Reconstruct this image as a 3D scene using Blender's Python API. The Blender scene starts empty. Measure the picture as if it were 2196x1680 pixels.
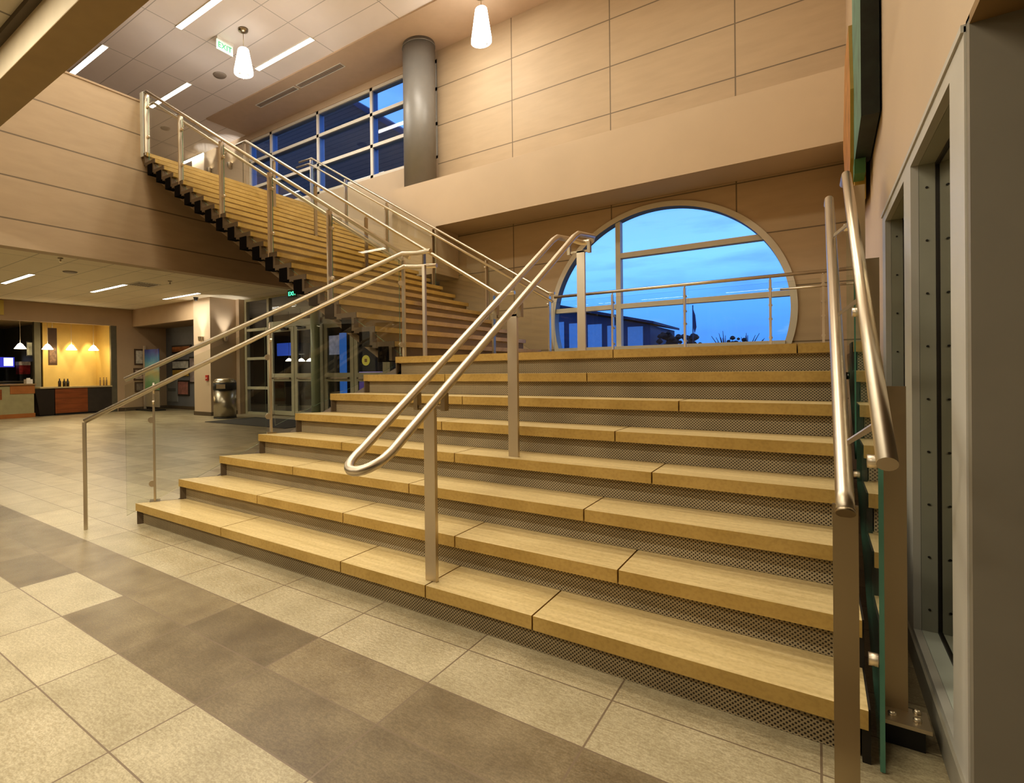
import bpy, bmesh, math, random
from mathutils import Vector, Matrix
random.seed(7)
sc = bpy.context.scene
COL = sc.collection

# ------------------------------------------------------------------ materials
def new_mat(name):
    m = bpy.data.materials.new(name); m.use_nodes = True
    nt = m.node_tree; nt.nodes.clear()
    out = nt.nodes.new('ShaderNodeOutputMaterial')
    return m, nt, out

def N(nt, kind, **kw):
    n = nt.nodes.new(kind)
    for k, v in kw.items():
        if k in n.inputs.keys() if hasattr(n.inputs, 'keys') else False:
            n.inputs[k].default_value = v
        else:
            setattr(n, k, v)
    return n

def math_node(nt, op, a, b=None, clamp=False):
    n = nt.nodes.new('ShaderNodeMath'); n.operation = op; n.use_clamp = clamp
    for i, v in enumerate((a, b)):
        if v is None: continue
        if isinstance(v, (int, float)): n.inputs[i].default_value = v
        else: nt.links.new(v, n.inputs[i])
    return n.outputs[0]

def mixc(nt, fac, a, b, blend='MIX'):
    n = nt.nodes.new('ShaderNodeMix'); n.data_type = 'RGBA'; n.blend_type = blend
    def put(sock, v):
        if isinstance(v, (tuple, list)): sock.default_value = (*v[:3], 1)
        elif isinstance(v, (int, float)): sock.default_value = v
        else: nt.links.new(v, sock)
    put(n.inputs[0], fac); put(n.inputs[6], a); put(n.inputs[7], b)
    return n.outputs[2]

def pos(nt):
    g = nt.nodes.new('ShaderNodeNewGeometry')
    s = nt.nodes.new('ShaderNodeSeparateXYZ'); nt.links.new(g.outputs['Position'], s.inputs[0])
    return g.outputs['Position'], s.outputs[0], s.outputs[1], s.outputs[2]

def noise(nt, vec, scale, detail=3, scl=(1, 1, 1)):
    mp = nt.nodes.new('ShaderNodeMapping'); mp.inputs['Scale'].default_value = scl
    nt.links.new(vec, mp.inputs[0])
    n = nt.nodes.new('ShaderNodeTexNoise'); n.inputs['Scale'].default_value = scale; n.inputs['Detail'].default_value = detail
    nt.links.new(mp.outputs[0], n.inputs['Vector'])
    return n.outputs['Fac']

def ramp(nt, fac, p0, p1, c0=(0, 0, 0), c1=(1, 1, 1)):
    r = nt.nodes.new('ShaderNodeValToRGB')
    r.color_ramp.elements[0].position = p0; r.color_ramp.elements[1].position = p1
    r.color_ramp.elements[0].color = (*c0, 1); r.color_ramp.elements[1].color = (*c1, 1)
    nt.links.new(fac, r.inputs[0]); return r.outputs[0]

def bsdf(nt, out, color, rough=.5, metal=0., spec=.5, bump=None, emit=None):
    p = nt.nodes.new('ShaderNodeBsdfPrincipled')
    if isinstance(color, (tuple, list)): p.inputs['Base Color'].default_value = (*color[:3], 1)
    else: nt.links.new(color, p.inputs['Base Color'])
    if isinstance(rough, (int, float)): p.inputs['Roughness'].default_value = rough
    else: nt.links.new(rough, p.inputs['Roughness'])
    p.inputs['Metallic'].default_value = metal
    p.inputs['Specular IOR Level'].default_value = spec
    if emit:
        p.inputs['Emission Color'].default_value = (*emit[0], 1); p.inputs['Emission Strength'].default_value = emit[1]
    if bump is not None:
        b = nt.nodes.new('ShaderNodeBump'); b.inputs['Strength'].default_value = bump[1]; b.inputs['Distance'].default_value = .01
        nt.links.new(bump[0], b.inputs['Height']); nt.links.new(b.outputs[0], p.inputs['Normal'])
    nt.links.new(p.outputs[0], out.inputs[0]); return p

_mc = {}
def plain(name, color, rough=.5, metal=0., spec=.5, var=.08, scale=6, emit=None):
    if name in _mc: return _mc[name]
    m, nt, out = new_mat(name)
    P, x, y, z = pos(nt)
    f = noise(nt, P, scale, 3)
    lo = tuple(c * (1 - var) for c in color); hi = tuple(min(1, c * (1 + var)) for c in color)
    bsdf(nt, out, ramp(nt, f, .3, .7, lo, hi), rough, metal, spec, emit=emit)
    _mc[name] = m; return m

def emis(name, color, strength):
    if name in _mc: return _mc[name]
    m, nt, out = new_mat(name)
    e = nt.nodes.new('ShaderNodeEmission'); e.inputs[0].default_value = (*color, 1); e.inputs[1].default_value = strength
    nt.links.new(e.outputs[0], out.inputs[0]); _mc[name] = m; return m

def line_mask(nt, v, origin, period, width):
    """1 on a joint of the given width repeating along v"""
    a = math_node(nt, 'SUBTRACT', v, origin)
    a = math_node(nt, 'DIVIDE', a, period)
    a = math_node(nt, 'ADD', a, 1000.5)
    a = math_node(nt, 'FRACT', a)
    a = math_node(nt, 'SUBTRACT', a, .5)
    a = math_node(nt, 'ABSOLUTE', a)
    return math_node(nt, 'LESS_THAN', a, width / period / 2)

def panel_mat(name, color, hz=None, vx=None, vy=None, dark=.35, rough=.55, axis='x', width=.014, grain=.045):
    m, nt, out = new_mat(name)
    P, x, y, z = pos(nt)
    g = noise(nt, P, 2.2, 4, (1.0, 1.0, 5.0) )
    g2 = noise(nt, P, 14, 2, (.25, .25, 4.0))
    lo = tuple(c * (1 - grain) for c in color); hi = tuple(c * (1 + grain) for c in color)
    c = ramp(nt, g, .3, .7, lo, hi)
    c = mixc(nt, .12, c, ramp(nt, g2, .35, .65, lo, hi), 'MULTIPLY') if grain > .03 else c
    mask = None
    for v, spec in ((z, hz), (x, vx), (y, vy)):
        if not spec: continue
        k = line_mask(nt, v, spec[0], spec[1], width)
        mask = k if mask is None else math_node(nt, 'MAXIMUM', mask, k)
    if mask is not None:
        c = mixc(nt, mask, c, tuple(q * dark for q in color))
    bsdf(nt, out, c, rough, 0, .35)
    return m

# tiled stone floor : 0.608 x 0.31 stack bond, one dark double band
def floor_mat():
    m, nt, out = new_mat('floor_tiles')
    P, x, y, z = pos(nt)
    u = math_node(nt, 'DIVIDE', math_node(nt, 'SUBTRACT', x, -1.215), .608)
    v = math_node(nt, 'DIVIDE', math_node(nt, 'SUBTRACT', y, .79), .31)
    iu = math_node(nt, 'FLOOR', u); iv = math_node(nt, 'FLOOR', v)
    cv = nt.nodes.new('ShaderNodeCombineXYZ'); nt.links.new(iu, cv.inputs[0]); nt.links.new(iv, cv.inputs[1])
    wn = nt.nodes.new('ShaderNodeTexWhiteNoise'); wn.noise_dimensions = '2D'; nt.links.new(cv.outputs[0], wn.inputs['Vector'])
    rnd = wn.outputs['Value']
    # band rows 1 and 2
    band = math_node(nt, 'LESS_THAN', math_node(nt, 'ABSOLUTE', math_node(nt, 'SUBTRACT', iv, 1.5)), .9)
    one = math_node(nt, 'MULTIPLY', math_node(nt, 'COMPARE', iu, -4.0), math_node(nt, 'COMPARE', iv, 1.0))
    band = math_node(nt, 'MULTIPLY', band, math_node(nt, 'SUBTRACT', 1.0, one))
    # farther field : rows with mixed tan tiles
    far = math_node(nt, 'GREATER_THAN', iv, 5.5)
    mixed = math_node(nt, 'MULTIPLY', far, math_node(nt, 'GREATER_THAN', rnd, .6))
    mixed = math_node(nt, 'MULTIPLY', mixed, .55)
    dark = math_node(nt, 'MAXIMUM', band, mixed)
    n1 = noise(nt, P, 5, 5); n2 = noise(nt, P, 45, 4, (1, 2.2, 1)); n3 = noise(nt, P, 160, 2)
    light = ramp(nt, n1, .3, .72, (.47, .40, .255), (.60, .52, .35))
    darkc = ramp(nt, n1, .3, .72, (.20, .152, .085), (.325, .262, .158))
    c = mixc(nt, dark, light, darkc)
    c = mixc(nt, .38, c, ramp(nt, n2, .38, .62, (.45, .4, .33), (1, 1, 1)), 'MULTIPLY')
    c = mixc(nt, .26, c, ramp(nt, n3, .4, .6, (.35, .3, .25), (1, 1, 1)), 'MULTIPLY')
    tv = mixc(nt, dark, ramp(nt, rnd, 0, 1, (.84, .84, .83), (1.0, 1.0, 1.0)), ramp(nt, rnd, 0, 1, (.72, .70, .68), (1.12, 1.12, 1.12)))
    c = mixc(nt, 1.0, c, tv, 'MULTIPLY')
    g = math_node(nt, 'MAXIMUM', line_mask(nt, x, -1.215, .608, .0065), line_mask(nt, y, .79, .31, .0065))
    c = mixc(nt, g, c, (.19, .14, .09))
    rr = ramp(nt, n2, .3, .7, (.30, .30, .30), (.46, .46, .46))
    bsdf(nt, out, c, rr, 0, .42)
    return m

def tread_mat():
    m, nt, out = new_mat('stair_stone')
    P, x, y, z = pos(nt)
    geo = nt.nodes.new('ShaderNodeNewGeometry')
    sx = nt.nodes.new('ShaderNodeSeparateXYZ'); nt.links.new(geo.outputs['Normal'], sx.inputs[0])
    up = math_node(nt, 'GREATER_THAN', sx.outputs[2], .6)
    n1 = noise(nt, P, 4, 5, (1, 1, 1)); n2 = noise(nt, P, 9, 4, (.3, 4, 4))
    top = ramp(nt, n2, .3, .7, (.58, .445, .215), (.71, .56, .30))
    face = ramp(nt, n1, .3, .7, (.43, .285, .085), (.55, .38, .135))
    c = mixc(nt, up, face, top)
    sp = noise(nt, P, 60, 3)
    c = mixc(nt, .18, c, ramp(nt, sp, .36, .55, (.45, .36, .25), (1, 1, 1)), 'MULTIPLY')
    bsdf(nt, out, c, .36, 0, .4)
    return m

def perf_mat(name, axis, base=(.43, .355, .23)):
    """perforated riser sheet: staggered round holes"""
    m, nt, out = new_mat(name)
    P, x, y, z = pos(nt)
    h = x if axis == 'x' else y
    s = 1 / .0115
    a = math_node(nt, 'MULTIPLY', math_node(nt, 'ADD', h, z), s * .7071)
    b = math_node(nt, 'MULTIPLY', math_node(nt, 'SUBTRACT', h, z), s * .7071)
    def cell(v):
        f = math_node(nt, 'FRACT', math_node(nt, 'ADD', v, 500.0)); return math_node(nt, 'SUBTRACT', f, .5)
    ca, cb = cell(a), cell(b)
    d = math_node(nt, 'SQRT', math_node(nt, 'ADD', math_node(nt, 'MULTIPLY', ca, ca), math_node(nt, 'MULTIPLY', cb, cb)))
    hole = math_node(nt, 'LESS_THAN', d, .31)
    n1 = noise(nt, P, 3, 4)
    c = ramp(nt, n1, .3, .7, tuple(q * .82 for q in base), tuple(q * 1.12 for q in base))
    c = mixc(nt, hole, c, (.045, .033, .02))
    bsdf(nt, out, c, .55, 0.0, .4)
    return m

def steel(name, color=(.66, .58, .46), rough=.34):
    m, nt, out = new_mat(name)
    P, x, y, z = pos(nt)
    n = noise(nt, P, 1.5, 2)
    bsdf(nt, out, ramp(nt, n, .3, .7, tuple(q * .96 for q in color), color), rough, 1.0)
    return m

def glass_mat(name, tint=(.93, .96, .92), refl=1.0, haze=0.0):
    m, nt, out = new_mat(name)
    t = nt.nodes.new('ShaderNodeBsdfTransparent'); t.inputs[0].default_value = (*tint, 1)
    g = nt.nodes.new('ShaderNodeBsdfGlossy'); g.inputs['Roughness'].default_value = 0.0
    g.inputs[0].default_value = (1, 1, 1, 1)
    ge = nt.nodes.new('ShaderNodeNewGeometry'); dt = nt.nodes.new('ShaderNodeVectorMath'); dt.operation = 'DOT_PRODUCT'
    nt.links.new(ge.outputs['Incoming'], dt.inputs[0]); nt.links.new(ge.outputs['Normal'], dt.inputs[1])
    om = math_node(nt, 'SUBTRACT', 1.0, math_node(nt, 'ABSOLUTE', dt.outputs['Value']), True)
    sch = math_node(nt, 'ADD', math_node(nt, 'MULTIPLY', math_node(nt, 'POWER', om, 5.0), .95), .05)
    fac = math_node(nt, 'MULTIPLY', sch, refl, True)
    mx = nt.nodes.new('ShaderNodeMixShader')
    nt.links.new(fac, mx.inputs[0]); nt.links.new(t.outputs[0], mx.inputs[1]); nt.links.new(g.outputs[0], mx.inputs[2])
    nt.links.new(mx.outputs[0], out.inputs[0])
    return m

MAT = {}
MAT['floor'] = floor_mat()
MAT['tread'] = tread_mat()
MAT['perf_x'] = perf_mat('perforated_riser_front', 'x')
MAT['perf_y'] = perf_mat('perforated_riser_side', 'y', (.36, .25, .11))
PEACH = (.55, .425, .295)
MAT['peach'] = plain('peach_wall', PEACH, .6, var=.03, scale=1.5)
MAT['peach_dark'] = plain('tan_wall', (.44, .32, .205), .6, var=.05, scale=1.5)
MAT['back_panel'] = panel_mat('back_wall_panels', (.53, .41, .275), (5.33, .755), (-.90, 1.72), dark=.38, width=.017)
MAT['fascia'] = panel_mat('gallery_panels', (.52, .40, .27), (5.07, .575), None, dark=.40, width=.02)
MAT['ceiling'] = panel_mat('ceiling_tiles', (.86, .79, .765), None, (-7.6, 1.65), (5.41, .6), dark=.58, width=.016, grain=.02, rough=.8)
MAT['lobby_ceiling'] = panel_mat('lobby_ceiling_tiles', (.82, .73, .57), None, (-13.4, 1.83), (4.41, .65), dark=.62, width=.02, grain=.02, rough=.8)
MAT['steel'] = steel('brushed_steel')
MAT['steel_dark'] = steel('bronze_steel', (.42, .35, .245), .33)
MAT['glass'] = glass_mat('clear_glass', (.965, .975, .955), .9)
MAT['glass_edge'] = plain('glass_edge', (.10, .24, .17), .15, var=.05)
MAT['win_glass'] = glass_mat('window_glass', (.93, .96, 1.0), 1.0)
MAT['dark'] = plain('dark_metal', (.018, .014, .010), .5)
MAT['stringer'] = plain('stringer_paint', (.115, .082, .05), .55)
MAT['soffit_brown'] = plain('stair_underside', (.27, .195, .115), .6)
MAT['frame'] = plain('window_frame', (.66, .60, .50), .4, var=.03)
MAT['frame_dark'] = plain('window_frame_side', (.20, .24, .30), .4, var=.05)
MAT['door_frame'] = plain('door_frame', (.50, .47, .33), .4, var=.04)
MAT['column'] = plain('column_paint', (.23, .215, .19), .42, var=.03, metal=.15)
MAT['black'] = plain('black_plastic', (.012, .012, .012), .4)
MAT['white'] = plain('white_paint', (.75, .72, .66), .5, var=.03)
MAT['grey_trim'] = plain('grey_trim', (.50, .475, .42), .5, var=.03)
MAT['reveal'] = plain('grey_reveal', (.36, .355, .285), .5, var=.05)
MAT['alcove'] = plain('alcove_wall', (.225, .20, .155), .6, var=.03)
MAT['strip'] = emis('strip_diffuser', (1.0, .93, .80), 14)
MAT['pendant'] = emis('pendant_glow', (1.0, .94, .86), 7)
MAT['small_lamp'] = emis('small_lamp_glow', (1.0, .87, .62), 9)

# ------------------------------------------------------------------ mesh builder
class MB:
    def __init__(self): self.bm = bmesh.new()
    def _face(self, vs, mi=0, smooth=False):
        try:
            f = self.bm.faces.new(vs); f.material_index = mi; f.smooth = smooth; return f
        except ValueError: return None
    def box(self, a, b, mi=0):
        x0, y0, z0 = (min(a[i], b[i]) for i in range(3)); x1, y1, z1 = (max(a[i], b[i]) for i in range(3))
        v = [self.bm.verts.new(p) for p in ((x0,y0,z0),(x1,y0,z0),(x1,y1,z0),(x0,y1,z0),(x0,y0,z1),(x1,y0,z1),(x1,y1,z1),(x0,y1,z1))]
        for q in ((0,3,2,1),(4,5,6,7),(0,1,5,4),(1,2,6,5),(2,3,7,6),(3,0,4,7)): self._face([v[i] for i in q], mi)
        return self
    def obox(self, c, ax, ay, az, hx, hy, hz, mi=0):
        c = Vector(c); ax, ay, az = Vector(ax), Vector(ay), Vector(az); v = []
        for sz in (-1, 1):
            for sx, sy in ((-1,-1),(1,-1),(1,1),(-1,1)):
                v.append(self.bm.verts.new(c + ax*hx*sx + ay*hy*sy + az*hz*sz))
        for q in ((0,3,2,1),(4,5,6,7),(0,1,5,4),(1,2,6,5),(2,3,7,6),(3,0,4,7)): self._face([v[i] for i in q], mi)
        return self
    def prism(self, pts, d, mi=0, side=None):
        d = Vector(d); a = [self.bm.verts.new(p) for p in pts]; b = [self.bm.verts.new(Vector(p) + d) for p in pts]
        n = len(pts)
        self._face(a[::-1], mi); self._face(b, mi)
        for i in range(n): self._face([a[i], a[(i+1) % n], b[(i+1) % n], b[i]], mi if side is None else side)
        return self
    def tube(self, pts, r, n=12, mi=0, cap=True, smooth=True):
        P = [Vector(p) for p in pts]; rings = []
        T = []
        for i in range(len(P)):
            if i == 0: t = P[1] - P[0]
            elif i == len(P) - 1: t = P[-1] - P[-2]
            else: t = (P[i] - P[i-1]).normalized() + (P[i+1] - P[i]).normalized()
            T.append(t.normalized())
        up = Vector((0, 0, 1)) if abs(T[0].z) < .95 else Vector((1, 0, 0))
        u = T[0].cross(up).normalized()
        for i, (p, t) in enumerate(zip(P, T)):
            u = (u - t * u.dot(t)).normalized(); w = t.cross(u)
            k = 1.0
            if 0 < i < len(P) - 1:
                c = (P[i] - P[i-1]).normalized().dot(t); k = 1 / max(c, .5)
            rr = r[i] if isinstance(r, (list, tuple)) else r
            ring = []
            bis = None
            if k > 1.001:
                bis = ((P[i+1] - P[i]).normalized() - (P[i] - P[i-1]).normalized()).normalized()
            for j in range(n):
                a = 2 * math.pi * j / n; off = (u * math.cos(a) + w * math.sin(a)) * rr
                if bis is not None: off += bis * off.dot(bis) * (k - 1)
                ring.append(self.bm.verts.new(p + off))
            rings.append(ring)
        for A, B in zip(rings, rings[1:]):
            for j in range(n): self._face([A[j], A[(j+1) % n], B[(j+1) % n], B[j]], mi, smooth)
        if cap: self._face(rings[0][::-1], mi); self._face(rings[-1], mi)
        return self
    def lathe(self, prof, c=(0, 0, 0), n=24, mi=0, smooth=True, cap=(True, True)):
        rings = []
        for r, z in prof:
            rings.append([self.bm.verts.new((c[0] + r*math.cos(2*math.pi*j/n), c[1] + r*math.sin(2*math.pi*j/n), c[2] + z)) for j in range(n)])
        for A, B in zip(rings, rings[1:]):
            for j in range(n): self._face([A[j], A[(j+1) % n], B[(j+1) % n], B[j]], mi, smooth)
        if cap[0]: self._face(rings[0][::-1], mi)
        if cap[1]: self._face(rings[-1], mi)
        return self
    def quad(self, a, b, c, d, mi=0):
        self._face([self.bm.verts.new(p) for p in (a, b, c, d)], mi); return self
    def bevel(self, w, seg=2):
        es = [e for e in self.bm.edges if len(e.link_faces) == 2 and e.calc_face_angle(0) > .6]
        bmesh.ops.bevel(self.bm, geom=es, offset=w, segments=seg, affect='EDGES', profile=.5); return self

WL = {}
def link(name, mb, mats, parent=None, loc=None):
    me = bpy.data.meshes.new(name)
    off = Vector((0, 0, 0))
    if parent is not None: off = WL[parent.name]
    elif loc is not None: off = Vector(loc)
    if off.length > 0: bmesh.ops.translate(mb.bm, verts=mb.bm.verts, vec=-off)
    bmesh.ops.recalc_face_normals(mb.bm, faces=mb.bm.faces)
    mb.bm.to_mesh(me); mb.bm.free()
    for m in (mats if isinstance(mats, (list, tuple)) else [mats]): me.materials.append(m)
    o = bpy.data.objects.new(name, me); COL.objects.link(o)
    if parent is not None: o.parent = parent; WL[o.name] = off.copy()
    else:
        if loc is not None: o.location = loc
        WL[o.name] = off.copy()
    return o
def part(name, mb, mats, parent, label=None):
    o = link(name, mb, mats, parent)
    if label: o['label'] = label
    return o
def tag(o, label, cat, group=None, kind=None):
    o['label'] = label; o['category'] = cat
    if group: o['group'] = group
    if kind: o['kind'] = kind
    return o
def thing(name, label, cat, loc=(0, 0, 0), group=None):
    o = bpy.data.objects.new(name, None); COL.objects.link(o); o.location = loc; o.empty_display_size = .1
    WL[o.name] = Vector(loc)
    return tag(o, label, cat, group)
def single(name, mb, mats, label, cat, loc, group=None):
    return tag(link(name, mb, mats, None, loc), label, cat, group)
def struct(name, mb, mats, label=None, parent=None):
    o = link(name, mb, mats, parent)
    if parent is None: o['kind'] = 'structure'; o['category'] = name.split('_')[0]
    if label: o['label'] = label
    return o
def dup(root, loc, label, group=None):
    r = root.copy(); COL.objects.link(r); r.location = loc; r['label'] = label
    if group: r['group'] = group
    for ch in root.children:
        c = ch.copy(); COL.objects.link(c); c.parent = r
        for g in ch.children:
            d = g.copy(); COL.objects.link(d); d.parent = c
    return r
def text_mb(body, size, origin, ux, uy, depth=.004):
    """lettering as real extruded mesh on the plane (ux, uy)"""
    cu = bpy.data.curves.new('lettering', 'FONT'); cu.body = body; cu.size = size; cu.extrude = depth; cu.align_x = 'CENTER'; cu.align_y = 'CENTER'
    to = bpy.data.objects.new('lettering', cu); COL.objects.link(to)
    dg = bpy.context.evaluated_depsgraph_get(); me = bpy.data.meshes.new_from_object(to.evaluated_get(dg))
    bpy.data.objects.remove(to)
    mb = MB(); mb.bm.from_mesh(me)
    ux, uy = Vector(ux), Vector(uy); uz = ux.cross(uy); o = Vector(origin)
    for v in mb.bm.verts: v.co = o + ux * v.co.x + uy * v.co.y + uz * v.co.z
    bpy.data.meshes.remove(me); return mb

# ------------------------------------------------------------------ main dimensions
R_, T_ = .17017, .28221            # lower flight riser / tread
Y1, XL, XR, DX, OV = 2.1508, -4.412, .115, .16567, .046
NL = 8
LZ = R_ * NL                        # landing level 1.361
Y8 = Y1 + 7 * T_
XW = .31                            # right wall
YB = 8.15                           # back of landing / beam face
YW = 9.0                            # window wall
YN = 4.38                           # near side of the upper flight
X1, T2, NU = -3.46, .2626, 20       # upper flight
UZ = LZ + NU * R_                   # upper floor 4.76
XF = -8.6                           # gallery fascia
CZ = 7.6                            # ceiling
LC = 3.43                           # lobby ceiling
XC = -18.5                          # counter wall

# ------------------------------------------------------------------ setting
struct('floor', MB().box((-26, -6, -.2), (4, 15, 0)), MAT['floor'])

def wall_with_holes(x0, x1, z0, z1, holes, y0, y1):
    """slab in the XZ plane split into boxes around rectangular holes"""
    mb = MB(); xs = sorted({x0, x1, *[h[0] for h in holes], *[h[1] for h in holes]}); zs = sorted({z0, z1, *[h[2] for h in holes], *[h[3] for h in holes]})
    for a, b in zip(xs, xs[1:]):
        for c, d in zip(zs, zs[1:]):
            mx, mz = (a+b)/2, (c+d)/2
            if any(h[0] < mx < h[1] and h[2] < mz < h[3] for h in holes): continue
            mb.box((a, y0, c), (b, y1, d))
    return mb

# back wall with the round opening (lower right part)
CX_, CZ_, CR = -1.93, 2.03, 1.70
ZS = 1.50                           # sill of the round window
WX0 = -5.95
def round_wall():
    mb = MB(); bm = mb.bm
    n = 96; a0 = math.asin((ZS - CZ_) / CR)
    arc = [(CX_ + CR*math.cos(a0 + (math.pi - 2*a0)*i/n), CZ_ + CR*math.sin(a0 + (math.pi - 2*a0)*i/n)) for i in range(n+1)]
    # right + left + top quads strips between arc and the border rectangle
    x0, x1, z1 = WX0, XW + .02, 4.6
    def border(p):
        dx, dz = p[0]-CX_, p[1]-CZ_
        ts = []
        if dx > 1e-6: ts.append((x1-CX_)/dx)
        if dx < -1e-6: ts.append((x0-CX_)/dx)
        if dz > 1e-6: ts.append((z1-CZ_)/dz)
        t = min(ts); return (CX_+dx*t, CZ_+dz*t)
    bor = [border(p) for p in arc]
    def V(p, y): return bm.verts.new((p[0], y, p[1]))
    corner_pts = [(x1, z1), (x0, z1)]
    for i in range(n):
        a, b, c, d = arc[i], arc[i+1], bor[i+1], bor[i]
        poly = [a, d]
        for cp in corner_pts:
            if (abs(d[0]-cp[0]) < 1e-6) != (abs(c[0]-cp[0]) < 1e-6) and (abs(d[1]-cp[1]) < 1e-6) != (abs(c[1]-cp[1]) < 1e-6): poly.append(cp)
        poly += [c, b]
        mb._face([V(p, YW) for p in poly])
        mb._face([V(arc[i], YW), V(arc[i+1], YW), V(arc[i+1], YW+.3), V(arc[i], YW+.3)])
    zl, zr = bor[-1][1], bor[0][1]
    mb._face([V(p, YW) for p in ((x0, 0), (x1, 0), (x1, zr), arc[0], arc[-1], (x0, zl))])
    # upper wall
    for q in (((x0, z1), (x1, z1), (x1, CZ), (x0, CZ)),): mb._face([V(p, YW) for p in q])
    # sill and back face
    mb._face([V(arc[0], YW), V(arc[-1], YW), V(arc[-1], YW+.3), V(arc[0], YW+.3)])
    return mb
wb = struct('wall_back', round_wall(), MAT['back_panel'])
# wall left of it : window strip upstairs
W2 = (-12.0, WX0, 5.45, 7.42)
struct('wall_window', wall_with_holes(-14.7, WX0, LC + .02, CZ, [W2], YW, YW + .25), MAT['peach'])
struct('wall_side', MB().box((WX0 - .1, YW + .26, 0), (WX0, 10.2, LC)), MAT['peach_dark'])

# projecting beam with its pier
struct('trim_1', MB().prism([(-6.5, YB + .05, 4.72), (XW, YB + .05, 4.72), (XW, YB + .05, 3.85), (-5.49, YB + .05, 3.85), (-5.49, YB + .05, 3.0), (-6.5, YB + .05, 3.0)], (0, .78, 0)), MAT['peach'], 'deep peach beam across the stair hall above the round window')

# right wall with two deep windows and an alcove nearest the viewer
mbw = MB()
def rbox(y0, y1, z0, z1, mi=0, xa=XW, xb=XW + .07): mbw.box((xa, y0, z0), (xb, y1, z1), mi)
rbox(1.98, 12.0, 2.10, CZ + .05); rbox(4.26, 12.0, 0, 2.10); rbox(-6, 1.98, 2.11, CZ + .05)
rbox(1.98, 4.26, 0, .10)
struct('wall_right', mbw, MAT['peach'])
mba = MB()
mba.box((XW, 1.98, 0), (2.6, 2.02, 2.11)); mba.box((2.5, -6, 0), (2.6, 1.98, 2.11)); 
struct('wall_alcove', mba, MAT['alcove'])
struct('ceiling_alcove', MB().box((XW, -6, 2.085), (2.6, 1.979, 2.109)), plain('alcove_soffit', (.24, .15, .06), .6))
# frame of the two windows
mbf = MB()
for (y0, y1, z0, z1) in ((2.02, 2.215, .10, 2.10), (3.05, 3.27, .10, 2.10), (4.10, 4.26, .10, 2.10)):
    mbf.box((XW - .004, y0, z0), (XW + .02, y1, z1))
for (y0, y1) in ((2.215, 3.05), (3.27, 4.10)):
    mbf.box((XW - .004, y0, 2.035), (XW + .02, y1, 2.10)); mbf.box((XW - .004, y0, .10), (XW + .02, y1, .13))
mbf.box((XW - .010, 2.02, 2.085), (XW + .02, 4.26, 2.105))
struct('trim_2', mbf.bevel(.004, 1), MAT['grey_trim'])
for i, (y0, y1) in enumerate(((2.215, 3.05), (3.27, 4.10))):
    w = MB(); d = .075
    w.box((XW + .021, y0 - .02, .10), (XW + d + .01, y0, 2.06)); w.box((XW + .021, y1, .10), (XW + d + .01, y1 + .02, 2.06))
    w.box((XW + .021, y0, .10), (XW + d + .01, y1, .13), 1); w.box((XW + .021, y0, 2.035), (XW + d + .01, y1, 2.06))
    win = struct('window_%d' % (3 + i), w, [MAT['reveal'], plain('sill_paint', (.60, .62, .54), .35, var=.03)], 'deep grey framed window beside the stair')
    for k in range(9):
        z = .22 + k * .215
        struct('bolt', MB().tube([(XW + .044, y1 - .004, z), (XW + .044, y1 + .002, z)], .0045, 8), MAT['dark'], parent=win)
    bg = glass_mat('mirror_glass_%d' % i, (.35, .38, .33), 1.0)
    mm, nt, out = new_mat('reflective_pane_%d' % i)
    p = bsdf(nt, out, (.55, .52, .42), .02, 1.0)
    struct('pane', MB().box((XW + d, y0, .13), (XW + d + .006, y1, 2.035)), mm, parent=win)
    gk = MB(); 
    for (a, b, c, e) in ((y0, y0 + .012, .13, 2.035), (y1 - .012, y1, .13, 2.035), (y0, y1, .13, .142), (y0, y1, 2.023, 2.035)):
        gk.box((XW + d - .006, a, c), (XW + d + .001, b, e))
    struct('gasket', gk, MAT['dark'], parent=win)
struct('baseboard_right', MB().box((XW - .012, 2.0, 0), (XW + .01, 4.3, .10)), plain('baseboard_grey', (.30, .275, .22), .5))

# gallery fascia and floors
mbl = MB()
mbl.box((XF - .2, -6, 2.97), (XF, YN + .02, 5.6)); mbl.box((XF - .2, YN + .02, 2.97), (XF, YW, UZ - .03))
struct('wall_left', mbl, MAT['fascia'], 'peach panelled parapet of the upper gallery')
struct('trim_3', MB().box((XF - .215, -6, 5.6), (XF + .012, YN + .02, 5.63)), MAT['peach_dark'])
struct('floor_upper', MB().box((-26, -6, LC + .03), (XF - .2, 14, UZ)).box((XF - .2, YN + .02, UZ - .03), (XF + .12, YB, UZ)), plain('upper_carpet', (.16, .12, .08), .9))
struct('ceiling_lobby', MB().box((-26, -6, LC), (XF - .2, 14, LC + .03)).box((XF - .2, 9.25, LC), (WX0, 14, LC + .03)), MAT['lobby_ceiling'])
mbc = MB(); mbc.box((-26, 1.6, CZ), (3, 7.8, CZ + .1)); mbc.box((-26, -6, CZ), (XF, 1.6, CZ + .1)); mbc.box((-26, 7.8, CZ), (-14.7, 14, CZ + .1)); mbc.box((-14.7, 7.8, CZ), (-12.05, 9.25, CZ + .1))
struct('ceiling', mbc, MAT['ceiling'])
struct('ceiling_soffit', MB().box((-12.05, 7.78, CZ - .03), (XW, 9.3, CZ + .1)), plain('soffit_paint', (.56, .42, .30), .65, var=.03))
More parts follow.
